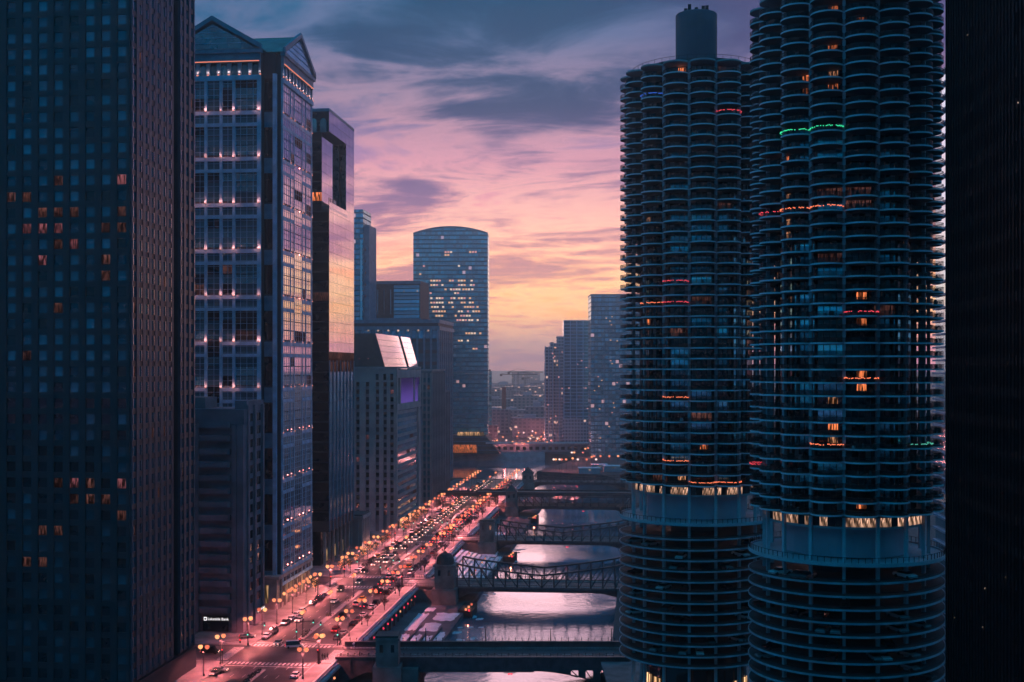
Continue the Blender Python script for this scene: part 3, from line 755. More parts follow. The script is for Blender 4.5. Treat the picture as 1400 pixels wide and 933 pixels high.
# --- broad dark tower behind, with a row of lamps under its roof
def broad_tower():
    Y = 805; p = Vector((X_(600, Y), Y, 0)); th = thing('broad_tower', 'broad dark teal office tower with a row of lamps under its flat roof', 'tower', T(p.x, p.y, 0) @ RZ(ANG))
    H = Z_(437, Y)
    b = MB(); b.box(-62, -.3, .3, 62, 0, H); b.build('wall', 'core_dark', th)
    pn = Panes(th, 200); r = random.Random(10)
    for i in range(13): bx('pier', *fb('E', i*4.8, i*4.8+1.3, -.3, .5), 0, H-7, 'granite_blue_dark', th)
    for i in range(8): bx('pier', *fb('N', i*8, i*8+1.6, -.3, .5), 0, H-7, 'granite_blue_dark', th)
    for k in range(8):
        for i in range(12): pn.add(*fb('E', i*4.8+1.3, i*4.8+4.8, -.3, -.2), H-13-k*8, H-7.4-k*8, 'lit_dim' if r.random() < .03 else 'glass_deep')
    for k in range(12):
        for i in range(7): pn.add(*fb('N', i*8+1.6, i*8+8, -.3, -.2), H-13-k*8, H-7.4-k*8, 'lit_dim' if r.random() < .06 else 'glass_deep')
    bx('crown_band', -62.6, .7, -.7, 62.5, H-7, H-4.6, 'granite_blue_dark', th); bx('crown_band', -62.2, .4, -.3, 62.2, H-2.4, H, 'granite_blue_dark', th)
    for i in range(7): bx('lamp', -50+i*7., -48.6+i*7., -1., -.72, H-8.2, H-7., 'lit_white', th)
    pn.done()
broad_tower()
def box_tower():
    Y = 945; p = Vector((X_(575, Y), Y, 0)); th = thing('box_tower', 'flat topped green glass block over the broad dark tower', 'tower', T(p.x, p.y, 0) @ RZ(ANG))
    H = Z_(384, Y); b = MB(); b.box(-56, -.3, .3, 40, 0, H); b.build('wall', 'roof_dark', th)
    for k in range(9): bx('window', *fb('E', 1, 22, -.3, .1), H-6-k*3, H-3.6-k*3, 'glass_teal', th)
    for i in range(6): bx('fin', *fb('E', 24+i*5.4, 25+i*5.4, -.3, .4), H-27, H-7, 'glass_teal', th)
    bx('crown_band', *fb('E', 0, 56, -.3, .3), H-2.4, H, 'granite_blue_dark', th); bx('belt', *fb('E', 0, 56, -.3, .3), H-33, H-30, 'granite_blue_dark', th)
    for s in (2, 13): bx('roof_lamp', *fb('E', s, s+1.2, .12, .5), H-9, H-8, 'lit_white', th)
box_tower()
def slim_tower():
    Y = 905; p = Vector((X_(505, Y), Y, 0)); th = thing('slim_tower', 'slim dark slab tower with a lower wing, just past the recessed glass tower', 'tower', T(p.x, p.y, 0) @ RZ(ANG))
    H1, H2 = Z_(308, Y), Z_(287, Y)
    b = MB(); b.box(-4.2, 0, 0, 24, 0, H1); b.build('wing', 'granite_blue_dark', th)
    b = MB(); b.box(-17, -4.3, -3, 24, 0, H2); b.build('shaft', 'facade_teal', th)
    bx('edge_glass', -6.4, -5.2, -3.15, -3.05, 20, H2-24, 'glass_mirror', th)
    for k in range(5): bx('window', -3.4, -2.8, -.12, -.02, H1-20-k*9, H1-18-k*9, 'lit_dim', th)
slim_tower()

# --- glass tower with the arched top at the river bend
def arch_tower():
    Y = 1100; x0, x1 = X_(565, Y), X_(667, Y); wd = x1-x0; zE, zA = Z_(319, Y), Z_(310, Y)
    th = thing('arch_tower', 'tall teal glass tower with a gently arched top at the river bend', 'tower', T(x0, Y, 0) @ RZ(-.02))
    n = 16; arc = [(wd*i/n, zE+(zA-zE)*(1-((i/n)*2-1)**2)) for i in range(n+1)]
    poly = [(0, 17), (wd, 17)]+[(a, zz) for a, zz in reversed(arc)]
    k = len(poly); b = MB(); D = 32
    b.add([(a, 0, zz) for a, zz in poly]+[(a, D, zz) for a, zz in poly], [tuple(range(k)), tuple(range(2*k-1, k-1, -1))]+[(i, k+i, k+(i+1) % k, (i+1) % k) for i in range(k)])
    b.build('glass_shaft', 'facade_arch', th)
    b = MB()
    for (a0, z0), (a1, z1) in zip(arc[:-1], arc[1:]):
        b.hexa([(a0, -.5, z0-1.2), (a1, -.5, z1-1.2), (a1, D+.5, z1-1.2), (a0, D+.5, z0-1.2), (a0, -.5, z0+.4), (a1, -.5, z1+.4), (a1, D+.5, z1+.4), (a0, D+.5, z0+.4)])
    b.build('arched_roof', 'granite_blue_dark', th)
    for k in range(44):
        if k % 2 == 0 and k*4.1 < 60: bx('floor_band', -.2, wd+.2, -.35, .05, 19+k*4.1, 20+k*4.1, 'granite_blue_dark', th)
    r = random.Random(4); cnt = 0
    rows = [(384, [(.23, .40), (.48, .52), (.6, .68), (.77, .8)]), (390, [(.23, .4), (.6, .7), (.76, .8)]), (396, [(.42, .62), (.66, .74), (.78, .8)]), (401, [(.22, .25), (.55, .6)]), (408, [(.23, .39), (.5, .54), (.6, .76)]),
            (414, [(.23, .41), (.47, .55), (.6, .82)]), (420, [(.24, .40), (.48, .54), (.68, .8), (.85, .88)]), (426, [(.26, .41), (.6, .64), (.72, .9)]), (432, [(.3, .40), (.52, .77)]), (438, [(.2, .3), (.58, .7), (.74, .92)]), (443, [(.15, .3), (.35, .45)]), (456, [(.7, .92)]),
            (345, [(.42, .56), (.75, .87)]), (349, [(.42, .48)]), (364, [(.13, .17), (.6, .63)]), (375, [(.08, .12)]), (466, [(.6, .64), (.72, .75)]), (477, [(.76, .85)])]
    for py, segs in rows:
        zz = Z_(py, Y)
        for s, e in segs:
            q = s*wd
            while q < e*wd:
                if r.random() < .85: bx('lit_window', q, q+1.9, -.3, -.1, zz-.8, zz+.8, r.choice(['lit_far_warm', 'lit_far_white', 'lit_far_pink']), th)
                q += 2.6
    for k in range(30): bx('edge_lamp', wd-1.2, wd-.6, -.6, -.2, Z_(322+k*8, Y), Z_(322+k*8, Y)+.6, 'lit_dim', th)
    # podium with sloping ends and the lit lobby
    b = MB(); b.hexa([(8, -12, 0), (wd+12, -12, 0), (wd+12, 40, 0), (8, 40, 0), (14, -6, 16.9), (wd-2, -6, 16.9), (wd-2, 40, 16.9), (14, 40, 16.9)]); b.build('podium', 'roof_dark', th)
    for k in range(4): bx('podium_band', 8, wd+12-k*3, -12.1+k*1.6, -11.6+k*1.6, 3+k*4, 3.6+k*4, 'granite_blue_dark', th)
    bx('lobby_glass', wd*.6, wd*.95, -6.8, -6.2, 28.5-12, 32-12, 'lit_lobby', th)
    bx('entrance', wd*.55, wd*.86, -13.5, -12.5, 1., 8.5, 'lit_orange', th)
    bx('canopy', wd*.98, wd+24, -14, -10, 9.2, 10.6, 'concrete_pale', th)
arch_tower()
# dark shaft at its right edge
th = thing('service_tower', 'narrow dark shaft standing just behind the arched glass tower', 'tower', T(X_(664, 1180), 1180, 0)); bx('shaft', 0, 6, 0, 14, 0, Z_(508, 1180), 'facade_teal', th); bx('roof_hut', 1.4, 5, 3, 10, Z_(508, 1180), Z_(508, 1180)+2, 'roof_dark', th)
bx('base_block', -12, 12, -1, 16, 0, 22, 'facade_far_a', th)

# --- three towers beyond the river bend
def bend_towers():
    Y = 1200; th = thing('apartment_tower', 'narrow pale apartment tower, lowest of the trio at the bend', 'tower', T(X_(745, Y), Y, 0))
    H = Z_(468, Y)
    for a0, a1, h, yy in ((0, 5.5, H-5, 2), (5.5, 9, H, 0), (9.3, 12.4, H-1, 3), (12.4, 19, H+6, 1)):
        b = MB(); b.box(a0, a1-.05, yy, 24, 0, h); b.build('block', 'facade_blue', th)
    for i in range(6): bx('pier', i*3.6+.1, i*3.6+1., -.4, .1, 0, H-4, 'granite_blue', th)
    r = random.Random(2)
    for k in range(14): q = r.uniform(1, 18); zz = r.uniform(8, H-6); bx('lit_window', q, q+1.2, -.7, -.45, zz, zz+1.2, r.choice(['lit_far_pink', 'lit_far_pink', 'lit_far_warm']), th)
    Y = 1150; th = thing('grid_tower', 'pale grid fronted apartment tower in the middle of the trio at the bend', 'tower', T(X_(770.5, Y), Y, 0))
    H = Z_(438, Y); wd = X_(807, Y)-X_(770.5, Y)
    b = MB(); b.box(.2, wd, .3, 26, 0, H); b.build('wall', 'glass_deep', th)
    for k in range(30): bx('floor_band', 0, wd, -.2, .35, H-1-k*3.35, H-.1-k*3.35, 'granite_blue', th)
    for i in range(5): bx('pier', i*wd/4.2, i*wd/4.2+.9, -.3, .32, 28, H, 'granite_blue', th)
    bx('plinth', -1, wd, -2, .2, 4, 30, 'facade_blue', th)
    for k in range(8): q = r.uniform(1, wd-3); zz = H-3.9-int(r.uniform(0, 26))*3.35; bx('lit_window', q, q+1.6, .05, .2, zz, zz+1.2, 'lit_far_pink', th)
    for k in range(4): bx('lamp', 4+k*6, 5.4+k*6, -2.5, -2.1, 2, 3.4, 'lantern_far', th)
    Y = 1060; th = thing('teal_tower', 'dark teal glass tower, tallest of the trio at the bend', 'tower', T(X_(808, Y), Y, 0))
    H = Z_(404, Y)
    b = MB(); b.box(0, 52, 0, 40, 0, H); b.build('shaft', 'facade_teal', th)
    bx('corner_rib', 11.4, 12.2, -.4, .0, 0, H-30, 'granite_blue_dark', th); bx('roof_band', -.3, 52.3, -.3, 40.3, H, H+1.2, 'granite_blue_dark', th)
    for px, py in [(828, 436), (836, 434), (833, 440), (835, 445), (834, 466), (843, 467), (834, 494), (836, 498), (817, 516), (818, 529), (812, 535), (822, 521), (819, 560), (838, 552), (839, 558), (836, 565), (832, 584), (820, 600), (843, 524)]:
        bx('lit_window', X_(px, Y)-X_(808, Y), X_(px, Y)-X_(808, Y)+1.1, -.3, -.05, Z_(py, Y), Z_(py, Y)+.9, r.choice(['lit_far_pink', 'lit_far_warm']), th)
bend_towers()

# --- far city in the haze
def far_city():
    r = random.Random(21)
    spots = []
    for i in range(46):
        Y = 1350+i*46+r.uniform(-20, 20); px = r.uniform(655, 760); spots.append((px, Y, r.uniform(20, 60), r.uniform(12, 34) if Y < 2000 else r.uniform(14, 46)))
    spots += [(674, 1400, 42, 30), (736, 1380, 30, 34), (700, 1500, 60, 26), (723, 1700, 44, 40), (712, 2100, 60, 46), (690, 2500, 70, 44), (745, 2400, 60, 50), (719, 3300, 80, 66)]
    spots.sort(key=lambda q: q[1])
    for i, (px, Y, wd, h) in enumerate(spots):
        lab = '%s far city block fading into haze down the river axis' % ordw(i) if i < 54 else 'far hazy block'
        th = thing('far_building', lab+', counted from the bend', 'building', T(X_(px, Y)-wd/2, Y, 0), 'far city blocks in the haze')
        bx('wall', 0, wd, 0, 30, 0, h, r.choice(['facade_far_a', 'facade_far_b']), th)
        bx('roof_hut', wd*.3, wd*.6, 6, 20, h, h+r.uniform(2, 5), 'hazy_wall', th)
    # brick chimney
    Y = 1420; th = thing('chimney', 'tall square brick chimney standing among low roofs past the bend', 'chimney', T(X_(689, Y), Y, 0))
    b = MB(); h = Z_(531, Y); b.hexa([(-3.1, -3.1, 0), (3.1, -3.1, 0), (3.1, 3.1, 0), (-3.1, 3.1, 0), (-2.4, -2.4, h), (2.4, -2.4, h), (2.4, 2.4, h), (-2.4, 2.4, h)]); b.build('shaft', 'chimney_brick', th)
    b = MB(); b.box(-2.8, 2.8, -2.8, 2.8, h, h+1.4); b.build('rim', 'chimney_brick', th)
    for i, (px, Y, zt, arm0, arm1) in enumerate([(702, 1900, Z_(512, 1900), -22, 40), (708, 2050, Z_(509, 2050), -18, 44), (718, 2000, Z_(517, 2000), -6, 8)]):
        th = thing('tower_crane', ['tower crane with its jib turned over the haze, leftmost of three', 'middle tower crane of three with the longest jib', 'short-armed tower crane, rightmost of three'][i], 'crane', T(X_(px, Y), Y, 0), 'tower cranes in the haze')
        b = MB()
        for sx_ in (-1, 1):
            for sy_ in (-1, 1): b.box(sx_*1.-.25, sx_*1.+.25, sy_*1.-.25, sy_*1.+.25, 0, zt)
        for k in range(int(zt/4)): b.bar((-1, -1, k*4), (1, -1, k*4+4), .2)
        b.build('mast', 'pole_dark', th)
        b = MB(); b.bar((arm0, 0, zt), (arm1, 0, zt), .9); b.bar((0, 0, zt+6), (arm1*.7, 0, zt+.6), .25); b.bar((0, 0, zt+6), (arm0*.9, 0, zt+.6), .25); b.build('jib', 'pole_dark', th)
        bx('counterweight', arm0, arm0+4, -1, 1, zt-3, zt+.5, 'pole_dark', th); bx('cab', .8, 2.6, -1, 1, zt-3, zt-.4, 'hazy_wall', th)
mat('chimney_brick', (.28, .10, .08), .9, var=.2, scale=.4)
far_city()

# ------------------------------------------------------------------ round balcony towers
FLH, NF, ZR, ZG, NG = 2.46, 40, 52.6, 44.0, 14        # storey height, balcony storeys, their base, garage roof, garage decks
hw, sag = 15.95*math.sin(PI/16), 3.0
xch = 15.95*math.cos(PI/16); rad = (hw*hw+sag*sag)/(2*sag); xc_ = xch+sag-rad
am_ = math.asin(min(1, hw/rad)); am_ = am_ if xch > xc_ else PI-am_
ARC = [(xc_+rad*math.cos(a), rad*math.sin(a)) for a in [-am_+2*am_*i/12 for i in range(13)]]
def balcony_mb(b, R=Matrix()):
    def tr(q): return [R @ Vector(v) for v in q]
    n = len(ARC); inn = [(12.6, -12.6*math.tan(PI/16)), (12.6, 12.6*math.tan(PI/16))]
    poly = ARC+[inn[1], inn[0]]; k = len(poly)
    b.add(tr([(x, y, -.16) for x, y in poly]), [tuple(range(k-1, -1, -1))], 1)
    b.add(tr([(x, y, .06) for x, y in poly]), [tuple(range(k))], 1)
    sc2 = lambda q, e: (q[0]-e*math.cos(math.atan2(q[1], q[0]-xc_)), q[1]-e*math.sin(math.atan2(q[1], q[0]-xc_)))
    INN = [sc2(q, .22) for q in ARC]
    for i in range(n-1):                                # slab edge with a small upstand
        a0, a1, c0, c1 = ARC[i], ARC[i+1], INN[i], INN[i+1]
        b.add(tr([(*a0, -.17), (*a1, -.17), (*a1, .14), (*a0, .14), (*c0, .14), (*c1, .14)]), [(0, 1, 2, 3), (3, 2, 5, 4)], 3)
        b.add(tr([(*c0, 1.02), (*c1, 1.02), (*a1, 1.02), (*a0, 1.02), (*a0, .96), (*a1, .96)]), [(0, 1, 2, 3), (3, 2, 5, 4)], 2)    # top rail
        for f in (0., .25, .5, .75):                    # pickets
            px, py = a0[0]+(a1[0]-a0[0])*f, a0[1]+(a1[1]-a0[1])*f; ux, uy = (a1[0]-a0[0])*.07, (a1[1]-a0[1])*.07
            b.add(tr([(px-ux, py-uy, .14), (px+ux, py+uy, .14), (px+ux, py+uy, .97), (px-ux, py-uy, .97)]), [(0, 1, 2, 3)], 2)
BALM = ['tower_concrete', 'tower_concrete_shaded', 'black_metal', 'tower_concrete_lit']
mat('tower_concrete_lit', (.62, .64, .72), .7, var=.2, scale=.2)  # same concrete, paler: light caught by the slab edges put into the colour
b = MB(); balcony_mb(b); BAL_ME = b.mesh('balcony', BALM)
mat('blind', (.34, .36, .38), .8, var=.2, rnd=.4)
def win_mesh(g):
    b = MB(); h = 13.2*math.tan(PI/16)-.25
    b.box(13.1, 13.2, -h, h, .12, 2.26, 0)
    for i in range(5): q = -h+2*h*i/4; b.box(13.05, 13.3, q-.06, q+.06, .1, 2.28, 1)
    if g in ('lit_orange', 'lit_warm'):                 # one room of the bay is lit, the rest dark
        b.m[0:6] = [3]*6; b.box(13.12, 13.22, -h*.15, h*.62, .9, 2.2, 0)
    if g == 'curtain': b.m[0:6] = [0]*6; b.box(13.21, 13.24, -h+.1, -h*.5, .2, 2.2, 2); b.box(13.21, 13.24, h*.55, h-.1, .2, 2.2, 2)
    return b.mesh('window', ['glass_dark' if g == 'curtain' else g, 'black_metal', 'blind', 'glass_dark'])
WIN = {g: win_mesh(g) for g in ('glass_balcony', 'glass_dark', 'lit_orange', 'lit_warm', 'lit_dim', 'curtain')}
def ramp_mesh():
    """one turn of the spiral parking ramp"""
    b = MB(); n = 64
    for i in range(n):
        a0, a1 = 2*PI*i/n, 2*PI*(i+1)/n; z0, z1 = FLH*i/n, FLH*(i+1)/n
        c0, s0, c1, s1 = math.cos(a0), math.sin(a0), math.cos(a1), math.sin(a1)
        P = lambda r, c, s, z: (r*c, r*s, z)
        b.add([P(6, c0, s0, z0), P(18.9, c0, s0, z0), P(18.9, c1, s1, z1), P(6, c1, s1, z1)], [(0, 1, 2, 3)], 0)
        b.add([P(6, c0, s0, z0-.25), P(18.9, c0, s0, z0-.25), P(18.9, c1, s1, z1-.25), P(6, c1, s1, z1-.25)], [(3, 2, 1, 0)], 1)
        b.add([P(18.9, c0, s0, z0-.25), P(18.9, c1, s1, z1-.25), P(18.9, c1, s1, z1+.12), P(18.9, c0, s0, z0+.12), P(18.7, c1, s1, z1+.12), P(18.7, c0, s0, z0+.12)], [(0, 1, 2, 3), (3, 2, 4, 5)], 3)
        b.add([P(18.75, c0, s0, z0+.62), P(18.75, c1, s1, z1+.62), P(18.75, c1, s1, z1+.72), P(18.75, c0, s0, z0+.72)], [(0, 1, 2, 3)], 2)
    return b.mesh('parking_deck', ['tower_concrete_shaded', 'tower_concrete_shaded', 'black_metal', 'deck_rim'])
mat('deck_rim', (.36, .36, .42), .7, var=.3, scale=.3)
RAMP = ramp_mesh()
def mcolumn(z0, z1):
    b = MB(); b.box(15.4, 16.05, -.3, .3, z0, z1); return b.mesh('column', 'tower_concrete')
COL1, COL2, COL3 = mcolumn(ZR, ZR+NF*FLH), mcolumn(ZG-.5, ZR-.01), mcolumn(0, ZG-.51)
def round_tower(label, cx, cyy, off, seed, lits, strings):
    face = math.atan2(-cyy, -cx)                       # direction towards the eye
    th = thing('round_tower', label, 'tower', T(cx, cyy, 0) @ RZ(face), 'round balcony towers')
    r = random.Random(seed)
    litmap = {}
    for px, py, m in lits:                             # room lights: image spot to bay and storey of this tower
        s = max(-.97, min(.97, (px-(700+cx/cyy*FPX))/(17*FPX/cyy)))
        a = math.asin(s); k = math.floor((math.degrees(a)-off)/22.5)
        Yf = math.hypot(cx, cyy)-13.5*math.cos(a)
        fl = int((CAMZ-(py-HZ)*Yf/FPX-ZR)/FLH)
        litmap[(k, fl)] = m
    rest, restw = MB(), {g: MB() for g in WIN}
    nb = 0
    for fl in range(NF):
        for k in range(-8, 8):
            a = math.radians(off+22.5*(k+.5)); R = RZ(a) @ T(0, 0, ZR+fl*FLH)
            own = abs(math.degrees(a)) < 79
            g = litmap.get((k, fl))
            if not g:
                q = r.random(); g = 'lit_dim' if q < .012 else 'glass_dark' if q < .36 else 'curtain' if q < .56 else 'glass_balcony'
            if own and nb < 299:
                nb += 1; O('balcony', BAL_ME, th, R); O('window', WIN[g], th, R)
            else:
                balcony_mb(rest, R)
                me = WIN[g]; restw[g].add([R @ v.co for v in me.vertices], [tuple(p.vertices) for p in me.polygons])
                restw[g].m[-len(me.polygons):] = [p.material_index for p in me.polygons]
    rest.build('balcony_mass', BALM, th, kind='stuff')
    cl = MB()                                          # chairs, planters and boxes left out on the balconies
    for _ in range(420):
        fl = r.randrange(NF); k = r.randrange(-4, 4); a = math.radians(off+22.5*(k+.5)); R = RZ(a) @ T(0, 0, ZR+fl*FLH+.07)
        x, y, e, h = r.uniform(15., 18.), r.uniform(-2., 2.), r.uniform(.15, .4), r.uniform(.3, 1.1); mi = r.randrange(3)
        cl.add([R @ Vector(q) for q in ((x-e, y-e, 0), (x+e, y-e, 0), (x+e, y+e, 0), (x-e, y+e, 0), (x-e*.8, y-e*.8, h), (x+e*.6, y-e*.9, h), (x+e*.7, y+e*.7, h*.9), (x-e, y+e*.8, h))], BOXF, mi)
    cl.build('balcony_clutter', ['blind', 'bark', 'hedge'], th, kind='stuff')
    for g, b in restw.items():
        if b.v: b.build('window_mass', ['glass_dark' if g == 'curtain' else g, 'black_metal', 'blind', 'glass_dark'], th, kind='stuff')
    for k in range(16):
        R = RZ(math.radians(off+22.5*k))
        O('column', COL1, th, R); O('column', COL2, th, R); O('column', COL3, th, R)
    b = MB(); b.lathe([(13.0, ZR-2), (13.0, ZR+NF*FLH)], 32); b.build('core_wall', 'core_dark', th)
    # roof, parapet and the lift cylinder
    zt = ZR+NF*FLH
    b = MB()
    for k in range(16):
        R = RZ(math.radians(off+22.5*(k+.5))); n = len(ARC)
        poly = ARC+[(0, 0)]
        b.add([R @ Vector((x, y, zt+.02)) for x, y in poly]+[R @ Vector((x, y, zt+.4)) for x, y in poly], [tuple(range(n+1)), tuple(range(2*n+1, n, -1))]+[(i, i+1, n+2+i, n+1+i) for i in range(n-1)])
    b.build('roof', 'tower_concrete', th)
    b = MB(); b.lathe([(14.2, zt+.4), (14.2, zt+1.6), (13.8, zt+1.6), (13.8, zt+.4)], 48); b.build('parapet', 'tower_concrete_shaded', th)
    b = MB()
    for i in range(48): a = 2*PI*i/48; b.bar((16*math.cos(a), 16*math.sin(a), zt+.4), (16*math.cos(a), 16*math.sin(a), zt+1.9), .05); a2 = a+2*PI/48; b.bar((16*math.cos(a), 16*math.sin(a), zt+1.9), (16*math.cos(a2), 16*math.sin(a2), zt+1.9), .05)
    b.build('roof_railing', 'pole_dark', th)
    b = MB(); b.lathe([(5.05, zt+.4), (5.05, zt+15.6), (4.9, zt+15.8), (3.2, zt+16.0)], 40); b.build('lift_cylinder', 'lift_wall', th)
    b = MB()
    for i in range(9): a = i*.7; b.box(2.6*math.cos(a)-.4, 2.6*math.cos(a)+.4, 2.6*math.sin(a)-.4, 2.6*math.sin(a)+.4, zt+16.2, zt+16.8+.5*(i % 3)); 
    b.build('roof_equipment', 'black_metal', th)
    # open storey with the lit gallery under the balconies
    b = MB(); b.lathe([(16.6, ZR-.45), (16.6, ZR-.17)], 64); b.build('ceiling_slab', 'tower_concrete_shaded', th)
    b = MB(); b.lathe([(12.0, ZG), (12.0, ZR-2.4)], 48); b.build('drum_wall', 'mech_wall', th)
    b = MB(); b.lathe([(15.4, ZR-2.75), (15.4, ZR-2.35), (11.9, ZR-2.35)], 48); b.build('gallery_floor', 'tower_concrete', th)
    for k in range(16):
        for j in range(4):
            a = math.radians(off+22.5*k+5.6*j+2.8); q = r.random()
            bxm = 'gal_'+('lit' if q < .8 else 'dark')
            if bxm not in GAL:
                gb = MB(); gb.box(15.2, 15.28, -.70, .70, -2.3, -.5); GAL[bxm] = gb.mesh('gallery_window', 'lit_gallery' if q < .8 else 'glass_dark')
            O('gallery_window', GAL[bxm], th, RZ(a) @ T(0, 0, ZR))
    b = MB(); b.lathe([(18.9, ZG-.6), (18.9, ZG+.1), (18.6, ZG+.1), (18.6, ZG-.2), (11, ZG-.2)], 64); b.build('terrace', 'tower_concrete', th)
    b = MB()
    for i in range(96): a = 2*PI*i/96; b.bar((18.7*math.cos(a), 18.7*math.sin(a), ZG), (18.7*math.cos(a), 18.7*math.sin(a), ZG+1.1), .06); a2 = a+2*PI/96; b.bar((18.7*math.cos(a), 18.7*math.sin(a), ZG+1.1), (18.7*math.cos(a2), 18.7*math.sin(a2), ZG+1.1), .05)
    b.build('terrace_railing', 'black_metal', th)
    for k in range(NG-1): O('parking_deck', RAMP, th, RZ(2.2) @ T(0, 0, ZG-FLH*(k+2)-.3))
    b = MB(); b.lathe([(6.2, 0), (6.2, ZG)], 32); b.build('ramp_core', 'core_dark', th)
    b = MB(); b.lathe([(12.2, 0), (12.2, ZG-FLH*NG-1)], 32); b.build('lobby_wall', 'glass_dark', th)
    for k in range(10):
        a = math.radians(-90+k*20); bxk = 'lobby'
        if bxk not in GAL:
            gb = MB(); gb.box(12.3, 12.4, -1.3, 1.3, 1, 5.5); GAL[bxk] = gb.mesh('lobby_window', 'lit_lobby')
        if k % 3: O('lobby_window', GAL[bxk], th, RZ(a))
    # fairy lights on balcony rails
    for px, py, m, lab in strings:
        s = max(-.97, min(.97, (px-(700+cx/cyy*FPX))/(17*FPX/cyy))); a = math.asin(s); k = math.floor((math.degrees(a)-off)/22.5)
        fl = int((CAMZ-(py-HZ)*(math.hypot(cx, cyy)-18*math.cos(a))/FPX-ZR)/FLH)
        b = MB(); rr = random.Random(px)
        for i in range(len(ARC)-1):
            p0, p1 = Vector((*ARC[i], .85)), Vector((*ARC[i+1], .85))
            for f in (0, .33, .66):
                q = p0.lerp(p1, f); dz = rr.uniform(-.1, .1)
                if rr.random() < .72: b.box(q.x-.02, q.x+.10, q.y-.08, q.y+.08, .80+dz, .96+dz)
        b.build('string_lights', m, None, T(cx, cyy, 0) @ RZ(face) @ RZ(math.radians(off+22.5*(k+.5))) @ T(0, 0, ZR+fl*FLH), label=lab, category='string lights', group='fairy lights on balcony rails')
emit('lit_gallery', (1., .55, .36), 1.4, .75, 2.2)
GAL = {}
LT = (X_(952, 288), 288.); RT = (X_(1155, 233), 233.)
round_tower('farther of two round balcony towers, its rooftop lift cylinder in view', *LT, -6.0+22.5*0, 31,
    [(935, 97, 'lit_orange'), (985, 96, 'lit_dim'), (878, 310, 'lit_warm'), (875, 440, 'lit_orange'), (922, 452, 'lit_dim'), (955, 420, 'lit_dim'), (960, 616, 'lit_orange'), (925, 658, 'lit_warm'), (895, 660, 'lit_dim'), (1010, 290, 'lit_dim')],
    [(885, 133, 'string_blue', 'blue string lights high on the farther round tower'), (995, 155, 'string_red', 'red string lights high on the farther round tower'), (925, 379, 'string_red', 'pink string lights midway up the farther round tower, upper of a pair'),
     (895, 412, 'string_orange', 'orange string lights midway up the farther round tower'), (925, 416, 'string_red', 'pink string lights midway up the farther round tower, lower of a pair'), (925, 543, 'string_orange', 'orange string lights on a lower storey of the farther round tower'),
     (925, 632, 'string_orange', 'orange string lights four storeys above the gallery of the farther round tower'), (960, 661, 'string_orange', 'orange string lights just above the gallery, middle bay of the farther round tower'), (990, 661, 'string_orange', 'orange string lights just above the gallery, one bay towards the nearer tower')])
round_tower('nearer of two round balcony towers, cropped by the top edge', *RT, -0.5, 32,
    [(1142, 39, 'lit_orange'), (1166, 44, 'lit_orange'), (1125, 82, 'lit_orange'), (1097, 120, 'lit_orange'), (1125, 118, 'lit_warm'), (1125, 137, 'lit_orange'), (1097, 138, 'lit_orange'), (1057, 234, 'lit_orange'), (1252, 262, 'lit_orange'), (1060, 272, 'lit_warm'), (1060, 305, 'lit_warm'), (1060, 322, 'lit_warm'), (1165, 273, 'lit_dim'),
     (1252, 353, 'lit_orange'), (1167, 404, 'lit_orange'), (1165, 440, 'lit_orange'), (1165, 516, 'lit_orange'), (1172, 533, 'lit_orange'), (1130, 549, 'lit_warm'), (1135, 588, 'lit_orange'), (1130, 604, 'lit_warm'), (1180, 678, 'lit_orange'), (1030, 380, 'lit_warm'), (1130, 355, 'lit_dim'), (1215, 425, 'lit_dim')],
    [(1090, 192, 'string_green', 'green string lights on the nearer round tower, darker bay'), (1125, 189, 'string_green', 'green string lights on the nearer round tower, brighter bay'), (1050, 292, 'string_red', 'red string lights on the nearer round tower, end bay'), (1085, 284, 'string_orange', 'orange string lights on the nearer round tower, beside the red ones'),
     (1130, 281, 'string_orange', 'orange string lights on the nearer round tower, next to the tall light column'), (1170, 425, 'string_red', 'red string lights midway on the nearer round tower'), (1180, 518, 'string_orange', 'orange string lights by the brightest room of the nearer round tower'), (1130, 602, 'string_orange', 'orange string lights low on the nearer round tower'),
     (1035, 633, 'string_red', 'red string lights low at the edge of the nearer round tower'), (1255, 605, 'string_teal', 'faint teal string lights low on the nearer round tower')])
bx('plaza', 24, 110, 196, 316, -.15, .6, 'pavement', kind='structure')

